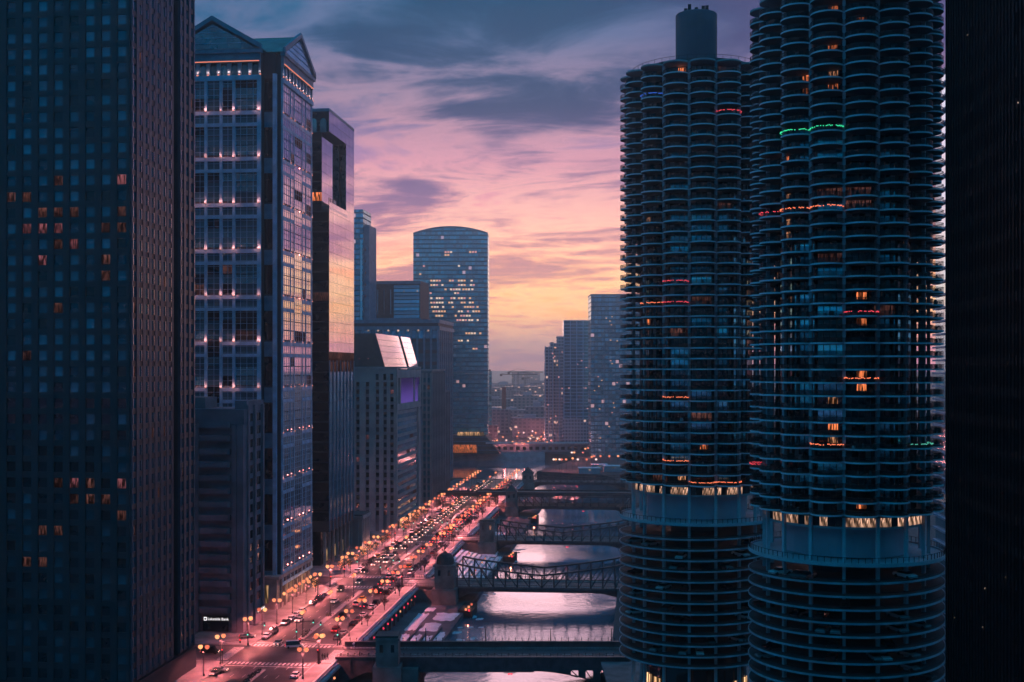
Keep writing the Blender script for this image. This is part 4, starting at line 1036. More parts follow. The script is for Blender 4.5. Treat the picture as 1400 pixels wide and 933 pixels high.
# --- black curtain-wall tower along the right edge
def black_tower():
    Y = 188; p = Vector((X_(1293, Y), Y, 0)); M = T(p.x, p.y, 0) @ RZ(ANG)
    th = thing('black_tower', 'black curtain wall tower filling the right edge', 'tower', M)
    b = MB(); b.box(.3, 50, -90, 0, 0, 230); b.build('wall', 'bronze_dark', th)
    pn = Panes(th, 300)
    r = random.Random(6)
    for k in reversed(range(52)):
        for i in range(13):
            pn.add(.16, .24, -7*(i+1)+.2, -7*i-.2, 6+k*4.2, 6+k*4.2+2.9, 'glass_black', i < 6 and 2 < k < 42)
    for k in range(53): bx('spandrel', .12, .32, -90, 0, 6+k*4.2-1.3, 6+k*4.2, 'bronze_dark', th)
    b = MB()
    for i in range(61): b.box(-.05, .3, -1.5*i-.06, -1.5*i+.06, 0, 226)
    b.build('mullion_mass', 'bronze_dark', th, kind='stuff')
    for px, py, m in [(1345, 28, 0), (1349, 23, 0), (1353, 19, 0), (1357, 14, 0), (1322, 48, 1), (1391, 141, 1), (1312, 657, 0), (1320, 665, 0), (1370, 675, 0), (1386, 690, 0), (1374, 790, 1), (1381, 791, 1), (1346, 805, 1), (1332, 834, 1), (1304, 845, 1), (1343, 858, 1), (1289, 880, 1)]:
        kx = (px-700)/FPX; s = (kx*p.y-p.x)/(SL-kx) ; Yv = p.y+s
        zz = Z_(py, Yv); 
        if s < 0: bx('ceiling_lamp', .02, .14, s/CU-.09, s/CU+.09, zz-.10, zz+.10, 'lit_dim' if m == 0 else 'lit_white', th)
    pn.done()
mat('glass_black', (.004, .005, .007), .3, 0, spec=.1, rnd=.4)
black_tower()
# --- blue slab tower seen in the gap
def gap_tower():
    Y = 330; p = Vector((X_(1279, Y), Y, 0)); th = thing('slab_tower', 'sliver of a blue slab tower in the gap beside the black tower', 'tower', T(p.x, p.y, 0) @ RZ(ANG))
    H = Z_(108, Y)
    b = MB(); b.box(0, 30, -30, 0, 0, H); b.build('wall', 'glass_deep', th)
    for k in range(44): bx('floor_edge', -.8, .05, -30, .3, H-.5-k*3.6, H-k*3.6, 'granite_blue', th)
gap_tower()

# ------------------------------------------------------------------ bridges
def pylon(th, x, y, w_, zt, dome, m='bridge_stone'):
    """bridge house on its pier: stone body, windows, roof"""
    bx('pier', x-w_*.62, x+w_*.62, y-w_*.62, y+w_*.62, -8, .2, m, th)
    h = bx('house_wall', x-w_/2, x+w_/2, y-w_/2, y+w_/2, .2, zt, m, th)
    bx('cornice', x-w_*.56, x+w_*.56, y-w_*.56, y+w_*.56, zt, zt+.6, m, th)
    for q in (-.25, .25): bx('house_window', x+q*w_-.45, x+q*w_+.45, y-w_/2-.06, y-w_/2+.02, zt-3.2, zt-1.2, 'glass_dark', th)
    b = MB()
    if dome == 'dome': b.lathe([(w_*.46, zt+.6), (w_*.46, zt+2.2), (w_*.42, zt+3.2), (w_*.3, zt+4.2), (w_*.12, zt+4.7), (.05, zt+5.4)], 16, c=(x, y))
    elif dome == 'hip': b.add([(x-w_*.56, y-w_*.56, zt+.6), (x+w_*.56, y-w_*.56, zt+.6), (x+w_*.56, y+w_*.56, zt+.6), (x-w_*.56, y+w_*.56, zt+.6), (x, y, zt+w_*.62+.6)], [(0, 1, 4), (1, 2, 4), (2, 3, 4), (3, 0, 4)])
    else: b.box(x-w_*.5, x+w_*.5, y-w_*.5, y+w_*.5, zt+.6, zt+1.2)
    b.build('house_roof', 'roof_dark', th)
def bridge_base(name, label, Y, a0, a1, dep, ang):
    """origin at the near left end of the deck"""
    p = st(a0, lb(Y, a0)); th = thing(name, label, 'bridge', T(p.x, p.y, 0) @ RZ(ang), 'drawbridges over the river')
    return th, (a1-a0)
def deck(th, ln, dep, x0=0.):
    d = bx('deck', x0, ln, .4, dep-.4, -.9, -.14, 'deck_asphalt', th)
    for q in (1.0, dep-3.4): bx('footway', x0, ln, q, q+2.4, -.136, .08, 'pavement', th)
    b = MB(); s = 2.
    while s < ln-3: b.box(s, s+2.5, dep/2-.1, dep/2+.1, -.134, -.13); s += 6
    b.build('lane_marking', 'road_paint', th)
def rail(th, y, ln, x0=0., h=1.15):
    b = MB(); b.box(x0, ln, y-.05, y+.05, h-.08, h); b.box(x0, ln, y-.05, y+.05, .3, .36)
    s = x0
    while s < ln: b.box(s-.04, s+.04, y-.04, y+.04, .08, h); s += .9
    b.build('railing', 'bridge_steel', th)
def nav(th, x, y, z):
    b = MB(); b.box(x-1.6, x+1.6, y-.1, y+.1, z+.4, z+.55); b.build('lamp_bracket', 'black_metal', th)
    for q in (-.5, .2): bx('navigation_lamp', x+q, x+q+.5, y-.35, y+.05, z, z+.4, 'nav_red', th)
def girder_bridge():
    Y = 318; th, _ = bridge_base('girder_bridge', 'low plate girder bridge nearest the camera with three slim posts', Y, WEDGE-1, NEDGE+3, 18, 0); ln = 80.; dep = 18.
    deck(th, ln, dep)
    def und(x):
        if x < 10: return -2.4-5*((10-x)/10)**1.5
        if x > ln-26: return -2.4-6.5*((x-ln+26)/26)**1.8
        return -2.4
    for y in (0., dep):
        b = MB(); n = 40
        for i in range(n):
            xa, xb = ln*i/n, ln*(i+1)/n
            if i >= 32 and i % 2 == 0 and y == 0:                       # lattice openings near the pier
                b.hexa([(xa, y-.35, -2.2), (xb, y-.35, -2.2), (xb, y+.35, -2.2), (xa, y+.35, -2.2), (xa, y-.35, 1.25), (xb, y-.35, 1.25), (xb, y+.35, 1.25), (xa, y+.35, 1.25)])
                b.bar((xa, y, -2.2), (xb, y, und(xb)), .18); b.bar((xa, y, und(xa)), (xb, y, und(xb)), .25); continue
            b.hexa([(xa, y-.35, und(xa)), (xb, y-.35, und(xb)), (xb, y+.35, und(xb)), (xa, y+.35, und(xa)), (xa, y-.35, 1.25), (xb, y-.35, 1.25), (xb, y+.35, 1.25), (xa, y+.35, 1.25)])
        b.build('girder', 'bridge_steel', th)
        bx('girder_flange', 0, ln, y-.6, y+.6, 1.25, 1.5, 'bridge_steel_light', th); bx('girder_flange', 9, ln-26, y-.6, y+.6, -2.62, -2.41, 'bridge_steel_light', th)
        s = 4.
        while s < ln-2: bx('stiffener', s-.12, s+.12, y-.52, y-.36, -2.3, 1.2, 'bridge_steel', th); s += 6.
        b = MB(); s = 1.5
        while s < ln: b.bar((s, y, 1.5), (s, y, 2.2), .08); b.bar((s, y, 2.2), (s, y, 2.5), .16); s += 1.9
        b.build('finial_row', 'bridge_steel', th)
    rail(th, 3.6, ln); rail(th, dep-3.6, ln)
    for px in (582, 664, 753, 836):
        q = X_(px, 336)-th.matrix_basis.translation.x
        b = MB(); b.bar((q, dep+.1, 1.5), (q, dep+.1, 5.2), .16, r2=.1); b.build('lamp_post', 'pole_dark', th)
    nav(th, X_(697, 318)-th.matrix_basis.translation.x, -.4, -3.3)
    q = X_(531, 316)-th.matrix_basis.translation.x
    pylon(th, q, -2.8, 6., 7.2, 'flat')
    b = MB(); b.box(q-3.8, q+20-12, -3, 21, -8, -1.2); b.build('abutment', 'bridge_stone', th)
    b = MB(); b.box(ln-3, ln+14, -4, 22, -8, -1); b.build('abutment', 'bridge_stone', th)
    b = MB()
    for i in range(10): b.bar((4+i*8, .4, -1.4), (4+i*8, dep-.4, -1.4), .4)
    b.build('floor_beams', 'bridge_steel', th)
girder_bridge()
def truss_bridge(name, label, Y, dep, px0, px1, hl, hm, hr, hpx, hz, dome, hw_, dbl=False, ang=ANG*.75, np_=14, navpx=None):
    th = thing(name, label, 'bridge', T(X_(px0, Y), Y, 0) @ RZ(ang), 'drawbridges over the river')
    ln = (X_(px1, Y)-X_(px0, Y))/math.cos(ang)
    xw = -24.
    deck(th, ln, dep, xw)
    top = lambda f: (hl+(hm-hl)*(1-abs(2*f-1))**.75 if f < .5 else hr+(hm-hr)*(1-abs(2*f-1))**.75)
    bot = lambda f: -1.5-(3.0*((.12-f)/.12)**2 if f < .12 else 0)-(3.5*((f-.82)/.18)**2 if f > .82 else 0)
    for y in (0., dep):
        b = MB()
        for i in range(np_):
            f0, f1 = i/np_, (i+1)/np_; xa, xb = ln*f0, ln*f1
            b.bar((xa, y, top(f0)), (xb, y, top(f1)), .42)
        b.build('top_chord', 'bridge_steel', th)
        b = MB()
        for i in range(np_):
            f0, f1 = i/np_, (i+1)/np_; xa, xb = ln*f0, ln*f1
            b.hexa([(xa, y-.3, bot(f0)), (xb, y-.3, bot(f1)), (xb, y+.3, bot(f1)), (xa, y+.3, bot(f0)), (xa, y-.3, .25), (xb, y-.3, .25), (xb, y+.3, .25), (xa, y+.3, .25)])
        b.build('bottom_chord', 'bridge_steel', th)
        for i in range(np_+1):
            f0 = i/np_; b = MB(); b.bar((ln*f0, y, 0), (ln*f0, y, top(f0)), .26); b.build('post', 'bridge_steel', th)
            if i < np_:
                f1 = (i+1)/np_; b = MB()
                if f0 < .5: b.bar((ln*f0, y, top(f0)), (ln*f1, y, .2), .24)
                else: b.bar((ln*f0, y, .2), (ln*f1, y, top(f1)), .24)
                b.build('diagonal', 'bridge_steel', th)
        rail(th, y-.9 if y == 0 else y+.9, ln, xw)
        bx('footway', xw, ln, y-1. if y == 0 else y+.45, y-.45 if y == 0 else y+1., -.5, .06, 'bridge_steel_light', th)
    if dbl:
        bx('upper_deck', xw, ln, -.3, dep+.3, hm+.5, hm+1.6, 'bridge_steel', th)
        for y in (.4, dep-.4): bx('upper_rail', xw, ln, y-.08, y+.08, hm+1.6, hm+2.5, 'bridge_steel', th)
    else:
        for i in (4, 10): b = MB(); b.bar((ln*i/np_, 0, top(i/np_)), (ln*i/np_, 0, top(i/np_)+2.6), .12); b.build('lamp_post', 'pole_dark', th)
    x = X_(hpx, Y)-X_(px0, Y)
    pylon(th, x, -2.2, hw_, hz, dome)
    b = MB(); b.box(xw, x+hw_*.5, -1.2, dep+1.5, -8, -1.2); b.build('abutment', 'bridge_stone', th)
    b = MB(); b.box(ln-2, ln+10, -2, dep+2, -8, -1.6); b.build('abutment', 'bridge_stone', th)
    if navpx: nav(th, X_(navpx, Y)-X_(px0, Y), -.5, -2.6)
truss_bridge('truss_bridge', 'dark pony truss bridge with a domed stone bridge house', 427, 17, 625, 856, 8.4, 4.6, 9.4, 610, 8.2, 'dome', 7., navpx=None)
truss_bridge('truss_bridge', 'second truss bridge up the river, its tall stone house without a dome', 541, 16, 680, 858, 7.6, 4.2, 8.4, 667, 9.0, 'flat', 6.6, navpx=775)
truss_bridge('truss_bridge', 'double deck railway truss bridge with a flat upper deck', 676, 17, 707, 862, 5.6, 5.6, 5.6, 700, 8.6, 'hip', 6., dbl=True, navpx=797)
truss_bridge('truss_bridge', 'farthest low truss bridge with a pointed bridge house', 818, 16, 730, 858, 4.6, 2.6, 4.6, 722, 6.0, 'hip', 7.4, navpx=788)

# --- elevated railway crossing the boulevard
def elevated():
    p = st(-40, lb(690, -40)); th = thing('elevated_railway', 'elevated steel railway on cross braced trestles over the boulevard', 'railway', T(p.x, p.y, 0) @ RZ(ANG))
    bx('track_deck', 0, 76, 0, 9, 5.6, 6.6, 'bridge_steel', th)
    for y in (0., 9.): bx('girder', 0, 76, y-.25, y+.25, 4.9, 7.2, 'bridge_steel', th)
    b = MB()
    for i in range(12):
        x0, x1 = 40+i*3., 43+i*3.
        b.bar((x0, -.4, 3.2), (x1, -.4, 5.2), .16); b.bar((x0, -.4, 5.2), (x1, -.4, 3.2), .16)
    b.bar((40, -.4, 3.1), (76, -.4, 3.1), .2)
    b.build('bracing', 'bridge_steel_light', th)
    for x in (42, 53, 64, 75):
        for y in (0.5, 8.5): b = MB(); b.bar((x, y, 0), (x, y, 5.6), .35); b.build('column', 'bridge_steel', th)
    for x in (46, 52, 58, 65, 71):
        bx('lamp', x-.3, x+.3, -.9, -.5, 2.2, 2.8, 'lantern', th)
        plight('lamp_light', (x, -2., 2.2), 260, (1, .4, .2), th, .3)
elevated()

# ------------------------------------------------------------------ riverwalk
b = MB(); b.box(WEDGE+.01, REDGE, -120, 440, -9, -5.4); b.build('riverwalk', 'quay', None, SF, kind='structure')
rw = thing('retaining_wall', 'long arcaded retaining wall and balustrade between boulevard and riverwalk', 'wall', SF)
for i in range(len(cuts)//2):
    q0, q1 = cuts[2*i], cuts[2*i+1]
    if q1 < -100: continue
    q0 = max(q0, -110)
    bx('balustrade_rail', WEDGE-.45, WEDGE+.05, q0, q1, .95, 1.2, 'concrete_pale', rw)
    bx('balustrade_plinth', WEDGE-.4, WEDGE, q0, q1, .005, .25, 'concrete_pale', rw)
    b = MB(); q = q0+.4
    while q < q1: b.box(WEDGE-.3, WEDGE-.1, q, q+.22, .25, .95); q += .75
    b.build('baluster_mass', 'concrete_pale', rw, kind='stuff')
    bx('coping', WEDGE-.02, WEDGE+.9, q0, q1, -.9, -.2, 'concrete_pale', rw)
    q = q0+2
    while q < q1-2: bx('buttress', WEDGE+.02, WEDGE+.7, q-.5, q+.5, -5.4, -.9, 'quay', rw); q += 6.5
    q = q0+5.2; 
    while q < q1-2: bx('arch_lamp', WEDGE+.1, WEDGE+.5, q-.25, q+.25, -3., -2.5, 'nav_red' if int(q*10) % 3 else 'lantern', rw); q += 6.5
# seating steps between the domed house and the next bridge
se = thing('river_steps', 'broad pale seating steps descending to the water beyond the domed bridge house', 'steps', SF, None)
for k in range(9): bx('step', WEDGE+2+k*1.9, WEDGE+3.9+k*1.9, 64, 138, -5.38, -.9-k*.5, 'concrete_pale', se)
for k in range(9): bx('snow_cover', WEDGE+2.3+k*1.9, WEDGE+3.6+k*1.9, 65, 137, -.898-k*.5, -.80-k*.5, 'snow', se)
r = random.Random(14)
for k in range(7):
    bx('step_lamp', WEDGE+6.6, WEDGE+7.1, 70+k*10, 71+k*10, -1.7, -1.3, 'lantern', se); bx('step_lamp', WEDGE+13.6, WEDGE+14.1, 70+k*10, 71+k*10, -3.7, -3.3, 'lantern', se)
    plight('step_light', (WEDGE+9, 71+k*10, -.4), 240, (1, .4, .28), se, .3)
# snow lying on the walk
def snow_patch(a0, a1, b0, b1, zz, seed, label):
    r = random.Random(seed); n = 26; ca, cb = (a0+a1)/2, (b0+b1)/2; pts = []
    for i in range(n):
        t_ = 2*PI*i/n; e = r.uniform(.78, 1.); c, s = math.cos(t_), math.sin(t_)
        k = e/max(abs(c), abs(s))
        pts.append((ca+c*k*(a1-a0)/2, cb+s*k*(b1-b0)/2))
    b = MB(); v = [(ca, cb, zz+.16)]+[(p, q, zz+.10) for p, q in [(ca+(p-ca)*.9, cb+(q-cb)*.9) for p, q in pts]]+[(p, q, zz) for p, q in pts]
    b.add(v, [(0, 1+i, 1+(i+1) % n) for i in range(n)]+[(1+i, 1+n+i, 1+n+(i+1) % n, 1+(i+1) % n) for i in range(n)])
    b.build('snow', 'snow', None, SF, True, kind='stuff', label=label, category='snow')
for i, (a0, a1, b0, b1) in enumerate([(41, 46.2, -44, -6), (46.9, 50, -46, -6), (50.6, 53.5, -44, -8), (42, 46.2, -4, 26), (47, 53.4, -4, 10), (48, 56.5, 12, 26), (54.1, 57, -44, -2), (43, 47, 27, 34), (54, 57, 120, 150), (42, 50, 170, 230), (44, 54, 145, 165)]):
    snow_patch(a0, a1, b0, b1, -5.396, i, ['snow sheet on the riverwalk before the domed bridge house', 'snow lying on the riverwalk past the domed bridge house'][i > 7]+', patch '+ordw(i))
# dark path edges and planters on the walk
for i, (a, b0, b1) in enumerate([(46.6, -42, 4), (50.3, -42, -8), (53.8, -40, 2)]):
    o = bx('planter_kerb', a-.25, a+.25, b0, b1, -5.4, -4.9, 'quay'); o.matrix_basis = SF @ T(a, (b0+b1)/2, -5.15); o['label'] = ['dark kerb along the snowy walk, nearest the wall', 'dark kerb between two snow sheets', 'dark kerb nearest the water'][i]; o['category'] = 'kerb'
# ice floes
r = random.Random(77)
for i in range(34):
    near = i < 18
    a = REDGE+r.uniform(.6, 9 if near else 6); bb = r.uniform(-52, 40) if near else r.uniform(60, 230)
    n = 9; R = r.uniform(.7, 2.2); b = MB()
    pts = [(R*r.uniform(.6, 1)*math.cos(2*PI*k/n)*1.5, R*r.uniform(.6, 1)*math.sin(2*PI*k/n)) for k in range(n)]
    b.prism(pts, 0, .1)
    b.build('ice_floe', 'ice', None, SF @ T(a, bb, -7.02) @ RZ(r.uniform(0, 6)), label='%s ice floe drifting by the riverwalk, counted away from the nearest bridge' % ordw(i), category='ice', group='ice floes on the river')
# mooring dolphins with amber lamps below the bridge houses
for i, (px, Y) in enumerate([(646, 412), (703, 528), (734, 662)]):
    p = Vector((X_(px, Y), Y, 0)); th = thing('fender', 'timber bridge fender with amber lamps at the %s' % ['domed bridge house', 'second truss bridge', 'double deck bridge'][i], 'fender', T(p.x, p.y, 0) @ RZ(ANG+.12), 'bridge fenders')
    b = MB(); b.hexa([(-5, -3, -8), (0, -6, -8), (1.5, 10, -8), (-3, 10, -8), (-5, -3, -4.6), (0, -6, -4.6), (1.5, 10, -4.6), (-3, 10, -4.6)]); b.build('timber_wall', 'bark', th)
    for k in range(3): bx('lamp_strip', -2.6+k*.9, -1.9+k*.9, -4.6+k*4.5, -2.2+k*4.5, -4.58, -4.3, 'lantern', th)
    bx('navigation_lamp', -1.4, -.8, -5.9, -5.3, -4.6, -4., 'nav_red', th)
    plight('lamp_light', (-1.5, 0, -3.4), 200, (1, .4, .2), th, .3)

# ------------------------------------------------------------------ street lamps, signals
def lamp_meshes():
    b = MB(); b.lathe([(.26, 0), (.24, .5), (.12, .7), (.09, 6.6), (.07, 7.)], 8); pole = b.mesh('pole', 'pole_dark')
    b = MB(); b.bar((-.9, 0, 6.7), (.9, 0, 6.7), .05); b.bar((-.9, 0, 6.7), (-.9, 0, 7.), .05); b.bar((.9, 0, 6.7), (.9, 0, 7.), .05); b.bar((0, 0, 5.9), (-.8, 0, 6.66), .035); b.bar((0, 0, 5.9), (.8, 0, 6.66), .035); arm = b.mesh('arm', 'pole_dark')
    b = MB(); b.lathe([(.1, -.1), (.48, .16), (.64, .52), (.5, .9), (.14, 1.06)], 10); glob = b.mesh('globe', 'lantern', True)
    b = MB(); b.lathe([(.14, 0), (.1, .1), (.02, .32)], 8); cap = b.mesh('finial', 'pole_dark')
    return pole, arm, glob, cap
LP, LA, LG, LC = lamp_meshes()
LCOL = (1, .22, .21)
def street_lamp(a, bb, label, group, power=2600, rot=0.):
    th = thing('street_lamp', label, 'street lamp', SF @ T(a, bb) @ RZ(rot), group)
    O('pole', LP, th); O('arm', LA, th)
    for q in (-.9, .9): O('globe', LG, th, T(q, 0, 7.0)); O('finial', LC, th, T(q, 0, 8.04))
    if power: dlight('lamp_light', (0, 0, 6.5), power, LCOL, th, .45)
    return th
def near_cross(bb, a, mrg=1.): return any(lb(y0, a)-mrg < bb < lb(y1, a)+mrg for y0, y1 in CROSS)
for side, a in (('building', KS-1.1), ('river', KN+1.3)):
    bb, i = -84., 0
    while bb < 450:
        if not near_cross(bb, a):
            far = 'nearest the camera' if i == 0 else 'counted from the near end'
            street_lamp(a, bb, '%s twin globe lamp on the %s side pavement, %s' % (ordw(i), side, far), 'twin globe lamps along the %s side' % side, 0 if i % 2 and bb > 60 else 11000 if bb < 60 else 23000 if bb < 400 else 0)
            i += 1
        bb += random.uniform(14, 18.5) if bb < 150 else random.uniform(12, 16)
i = 0
bb = -70.
while bb < 445:
    if not near_cross(bb, 19.2, 10): street_lamp(19.2, bb, '%s twin globe lamp standing on the median, counted from the near end' % ordw(i), 'twin globe lamps on the median', 7500 if bb < 60 else 15000 if bb < 400 else 0, PI/2); i += 1
    bb += 31
for i, (y0, y1) in enumerate(CROSS):  # extra lamps added to brighten the dark crossings
    for j, (a, e) in enumerate([(KS-1.1, 1), (KN+1.3, 1), (KS-1.1, 0), (KN+1.3, 0)]):
        bb = lb(y1, a)+1.9 if e else lb(y0, a)-2.2
        street_lamp(a, bb, 'corner twin globe lamp added to brighten the %s crossing, %s corner on the %s side' % (ordw(i), ['near', 'far'][e], ['building', 'river'][j % 2]), 'corner lamps added to brighten the crossings', 12000 if i == 0 else 14000, .78)
# plain dark poles and traffic signals at the crossings
b = MB(); b.bar((0, 0, 0), (0, 0, 6.2), .13, r2=.09, n=6); b.bar((0, 0, 5.9), (5.2, 0, 6.3), .07); SP = b.mesh('pole', 'pole_dark')
b = MB(); b.box(-.2, .2, -.16, .16, -.55, .55); SH = b.mesh('signal_head', 'black_metal')
b = MB(); b.lathe([(.02, -.22), (.2, -.12), (.24, 0), (.2, .12), (.02, .22)], 8); SGN, SRD = b.mesh('lens', 'signal_green', True), b.mesh('lens', 'signal_red', True)
for i, (y0, y1) in enumerate(CROSS):
    nm = ['nearest crossing', 'domed house crossing', 'second truss bridge crossing', 'elevated railway crossing'][i]
    for j, (a, bb, ro) in enumerate([(KS-.9, lb(y1, KS)+1.2, 0), (KN+.9, lb(y1, KN)+1.2, PI), (KS-.9, lb(y0, KS)-1.4, 0), (KN+.9, lb(y0, KN)-1.4, PI), (19.2, lb(y1)+5, 0)]):
        th = thing('traffic_signal', 'traffic signal at the %s, %s' % (nm, ['far corner on the building side', 'far corner on the river side', 'near corner on the building side', 'near corner on the river side', 'on the median nose'][j]), 'traffic light', SF @ T(a, bb) @ RZ(ro), 'traffic signals at the crossings')
        O('pole', SP, th)
        for q, zz in ((5.0, 6.2), (0, 3.4)):
            h = O('signal_head', SH, th, T(q, 0, zz)); O('lens', SGN if j in (1, 4, 0) and i != 3 else SRD, h, T(0, -.2 if ro == 0 else .2, -.32 if j in (0, 1, 4) else .32))

# far lamps past the bend and on the side streets
b = MB(); b.bar((0, 0, 0), (0, 0, 8), .12, n=5); FP = b.mesh('pole', 'pole_dark')
b = MB(); b.lathe([(.1, -.7), (.8, -.3), (.95, .1), (.7, .6), (.1, .85)], 8); FG, FW = b.mesh('globe', 'lantern_far', True), b.mesh('globe', 'lantern_white', True)
r = random.Random(55); fi = 0
def far_lamp(x, yv, group, label, me=None, power=0):
    th = thing('street_lamp', label, 'street lamp', T(x, yv, 0), group); O('pole', FP, th); O('globe', me or (FG if r.random() < .75 else FW), th, T(0, 0, 8.3))
    if power: plight('lamp_light', (0, 0, 7), power, LCOL, th, .5)
def far_set(pts, where, power=0):
    for i, (px, py) in enumerate(pts):
        Yv = (CAMZ-8.3)*FPX/(py-HZ)
        Yv = max(Yv, 1112.) if 'past' in where else max(Yv, 914.)          # keep every lamp on its bank
        xv = X_(px, Yv)
        if 'far bank' in where: xv = max(xv, 24+(Yv-906)*.32)
        far_lamp(xv, Yv, 'street lamps '+where, '%s lamp %s, from the left' % (ordw(i), where), None, power)
rq = random.Random(8)
far_set(sorted([(rq.uniform(640, 745), rq.uniform(584, 612)) for _ in range(26)]+[(633, 607), (653, 604), (664, 602), (675, 604), (672, 600), (707, 597), (709, 592), (725, 600), (727, 596), (733, 592), (733, 603), (737, 600), (740, 597), (743, 601), (718, 580), (732, 578), (736, 588), (744, 592), (748, 605), (716, 592), (728, 590), (742, 575), (754, 603), (722, 604)]), 'past the river bend', 4000)
far_set([(752, 619), (757, 633), (760, 632), (765, 631), (768, 631), (774, 630), (771, 619), (783, 627), (785, 619), (797, 619), (780, 614), (793, 613), (801, 613), (809, 625), (812, 624), (821, 624), (833, 624), (845, 624), (802, 633), (815, 634), (790, 640)], 'on the far bank', 1500)
for i, px in enumerate((645, 658, 671, 690, 706, 717)): far_lamp(X_(px, 1107), 1107, 'street lamps along the embankment', '%s lamp along the embankment, from the left' % ordw(i), FG, 1500)
# side streets glow: lamps up the streets between the towers
for i, (y0, y1) in enumerate(CROSS[1:3]):
    for k in range(4):
        for e in (1, -1):
            p = st(-12-k*16, lb(y0 if e > 0 else y1, -12-k*16)-.6*e)
            far_lamp(p.x, p.y, 'street lamps up the %s side street' % ordw(i), '%s lamp up the %s side street, %s kerb' % (ordw(k), ordw(i), 'near' if e > 0 else 'far'), FG, 1800 if e > 0 else 0)
for k in range(4):
    for e in (1, -1):
        p = st(-10-k*13, lb(318 if e > 0 else 336, -10-k*13)-.6*e)
        far_lamp(p.x, p.y, 'street lamps beside the bank', '%s lamp along the street beside the bank, %s kerb' % (ordw(k), 'near' if e > 0 else 'far'), FG, 1500 if e > 0 else 0)

# ------------------------------------------------------------------ cars
def car_parts(kind):
    S = {'sedan': (2.3, .9, 1.42, (-1.5, -.75, .55, 1.15)), 'suv': (2.3, .95, 1.72, (-2.0, -1.7, .6, 1.15)), 'van': (2.5, .98, 2.1, (-2.35, -2.2, 1.3, 1.8))}[kind]
    hl, hw2, ht, (c0, c1, c2, c3) = S
    prof = [(-hl, .38), (-hl-.02, .7), (-hl+.12, .92), (c0, .96), (c3, .94), (hl-.3, .84), (hl, .66), (hl, .36)]
    b = MB(); n = len(prof)
    yw = lambda zz: hw2-(.07 if zz > .8 else 0)
    b.add([(x, -yw(zz), zz) for x, zz in prof]+[(x, yw(zz), zz) for x, zz in prof], [tuple(range(n-1, -1, -1)), tuple(range(n, 2*n))]+[(i, (i+1) % n, n+(i+1) % n, n+i) for i in range(n)])
    body = b
    cab = MB(); cab.hexa([(c0, -hw2+.08, .94), (c3, -hw2+.08, .94), (c3, hw2-.08, .94), (c0, hw2-.08, .94), (c1, -hw2+.24, ht-.06), (c2, -hw2+.24, ht-.06), (c2, hw2-.24, ht-.06), (c1, hw2-.24, ht-.06)])
    roof = MB(); roof.hexa([(c1-.05, -hw2+.22, ht-.07), (c2+.05, -hw2+.22, ht-.07), (c2+.05, hw2-.22, ht-.07), (c1-.05, hw2-.22, ht-.07), (c1+.1, -hw2+.3, ht), (c2-.1, -hw2+.3, ht), (c2-.1, hw2-.3, ht), (c1+.1, hw2-.3, ht)])
    return body, cab, roof, hl, hw2
def wheel_mb():
    b = MB(); n = 10
    ring = lambda y, r_: [(r_*math.cos(2*PI*i/n), y, .33+r_*math.sin(2*PI*i/n)) for i in range(n)]
    b.add(ring(-.11, .33)+ring(.11, .33), [tuple(range(n)), tuple(range(2*n-1, n-1, -1))]+[(i, n+i, n+(i+1) % n, (i+1) % n) for i in range(n)])
    return b
WH = wheel_mb(); WHM = WH.mesh('wheel', 'tyre')
CARS = {}
def lampmb(x, y, wy): b = MB(); b.box(x-.06, x+.06, y-wy, y+wy, -.11, .11); return b
HLM, TLM = lampmb(0, 0, .22).mesh('headlight', 'headlight'), lampmb(0, 0, .22).mesh('taillight', 'taillight')
HOFF, TOFF = lampmb(0, 0, .22).mesh('headlight', 'steel'), lampmb(0, 0, .22).mesh('taillight', 'paint_red')
def car(M, kind, colr, label, group, lights, parts):
    body, cab, roof, hl, hw2 = CARS.setdefault(kind, car_parts(kind))
    if parts:
        key = (kind, colr)
        if key not in CARS: CARS[key] = (body.mesh('body', 'paint_'+colr), cab.mesh('cabin', 'car_glass'), roof.mesh('roof', 'paint_'+colr))
        th = thing('car', label, 'van' if kind == 'van' else 'car', M, group)
        O('body', CARS[key][0], th); O('cabin', CARS[key][1], th); O('roof', CARS[key][2], th)
        for x in (-hl+.85, hl-.85):
            for y in (-hw2+.06, hw2-.06): O('wheel', WHM, th, T(x, y, 0))
        for y in (-hw2+.3, hw2-.3):
            O('headlight', HLM if lights else HOFF, th, T(hl, y, .62)); O('taillight', TLM if lights else TOFF, th, T(-hl, y, .78))
    else:
        key = (kind, colr, lights)
        if key not in CARS:
            b = MB()
            for src, mi in ((body, 0), (cab, 1), (roof, 0)): b.add(src.v, src.f, mi)
            for x in (-hl+.85, hl-.85):
                for y in (-hw2+.06, hw2-.06): b.add([(vx+x, vy+y, vz) for vx, vy, vz in WH.v], WH.f, 2)
            if lights:
                for y in (-hw2+.3, hw2-.3): b.box(hl-.06, hl+.1, y-.26, y+.26, .46, .78, 3); b.box(-hl-.1, -hl+.06, y-.26, y+.26, .62, .96, 4)
            CARS[key] = b.mesh('car', ['paint_'+colr, 'car_glass', 'tyre', 'headlight', 'taillight'])
        O('car', CARS[key], None, M, label=label, category='van' if kind == 'van' else 'car', group=group)
rc = random.Random(99)
COLS = ['black']*5+['grey']*3+['silver']*3+['white']*4+['red']+['blue']+['yellow']
KINDS_ = ['sedan']*4+['suv']*4+['van']
UP, DN = PI/2, -PI/2                                      # heading away from / towards the eye
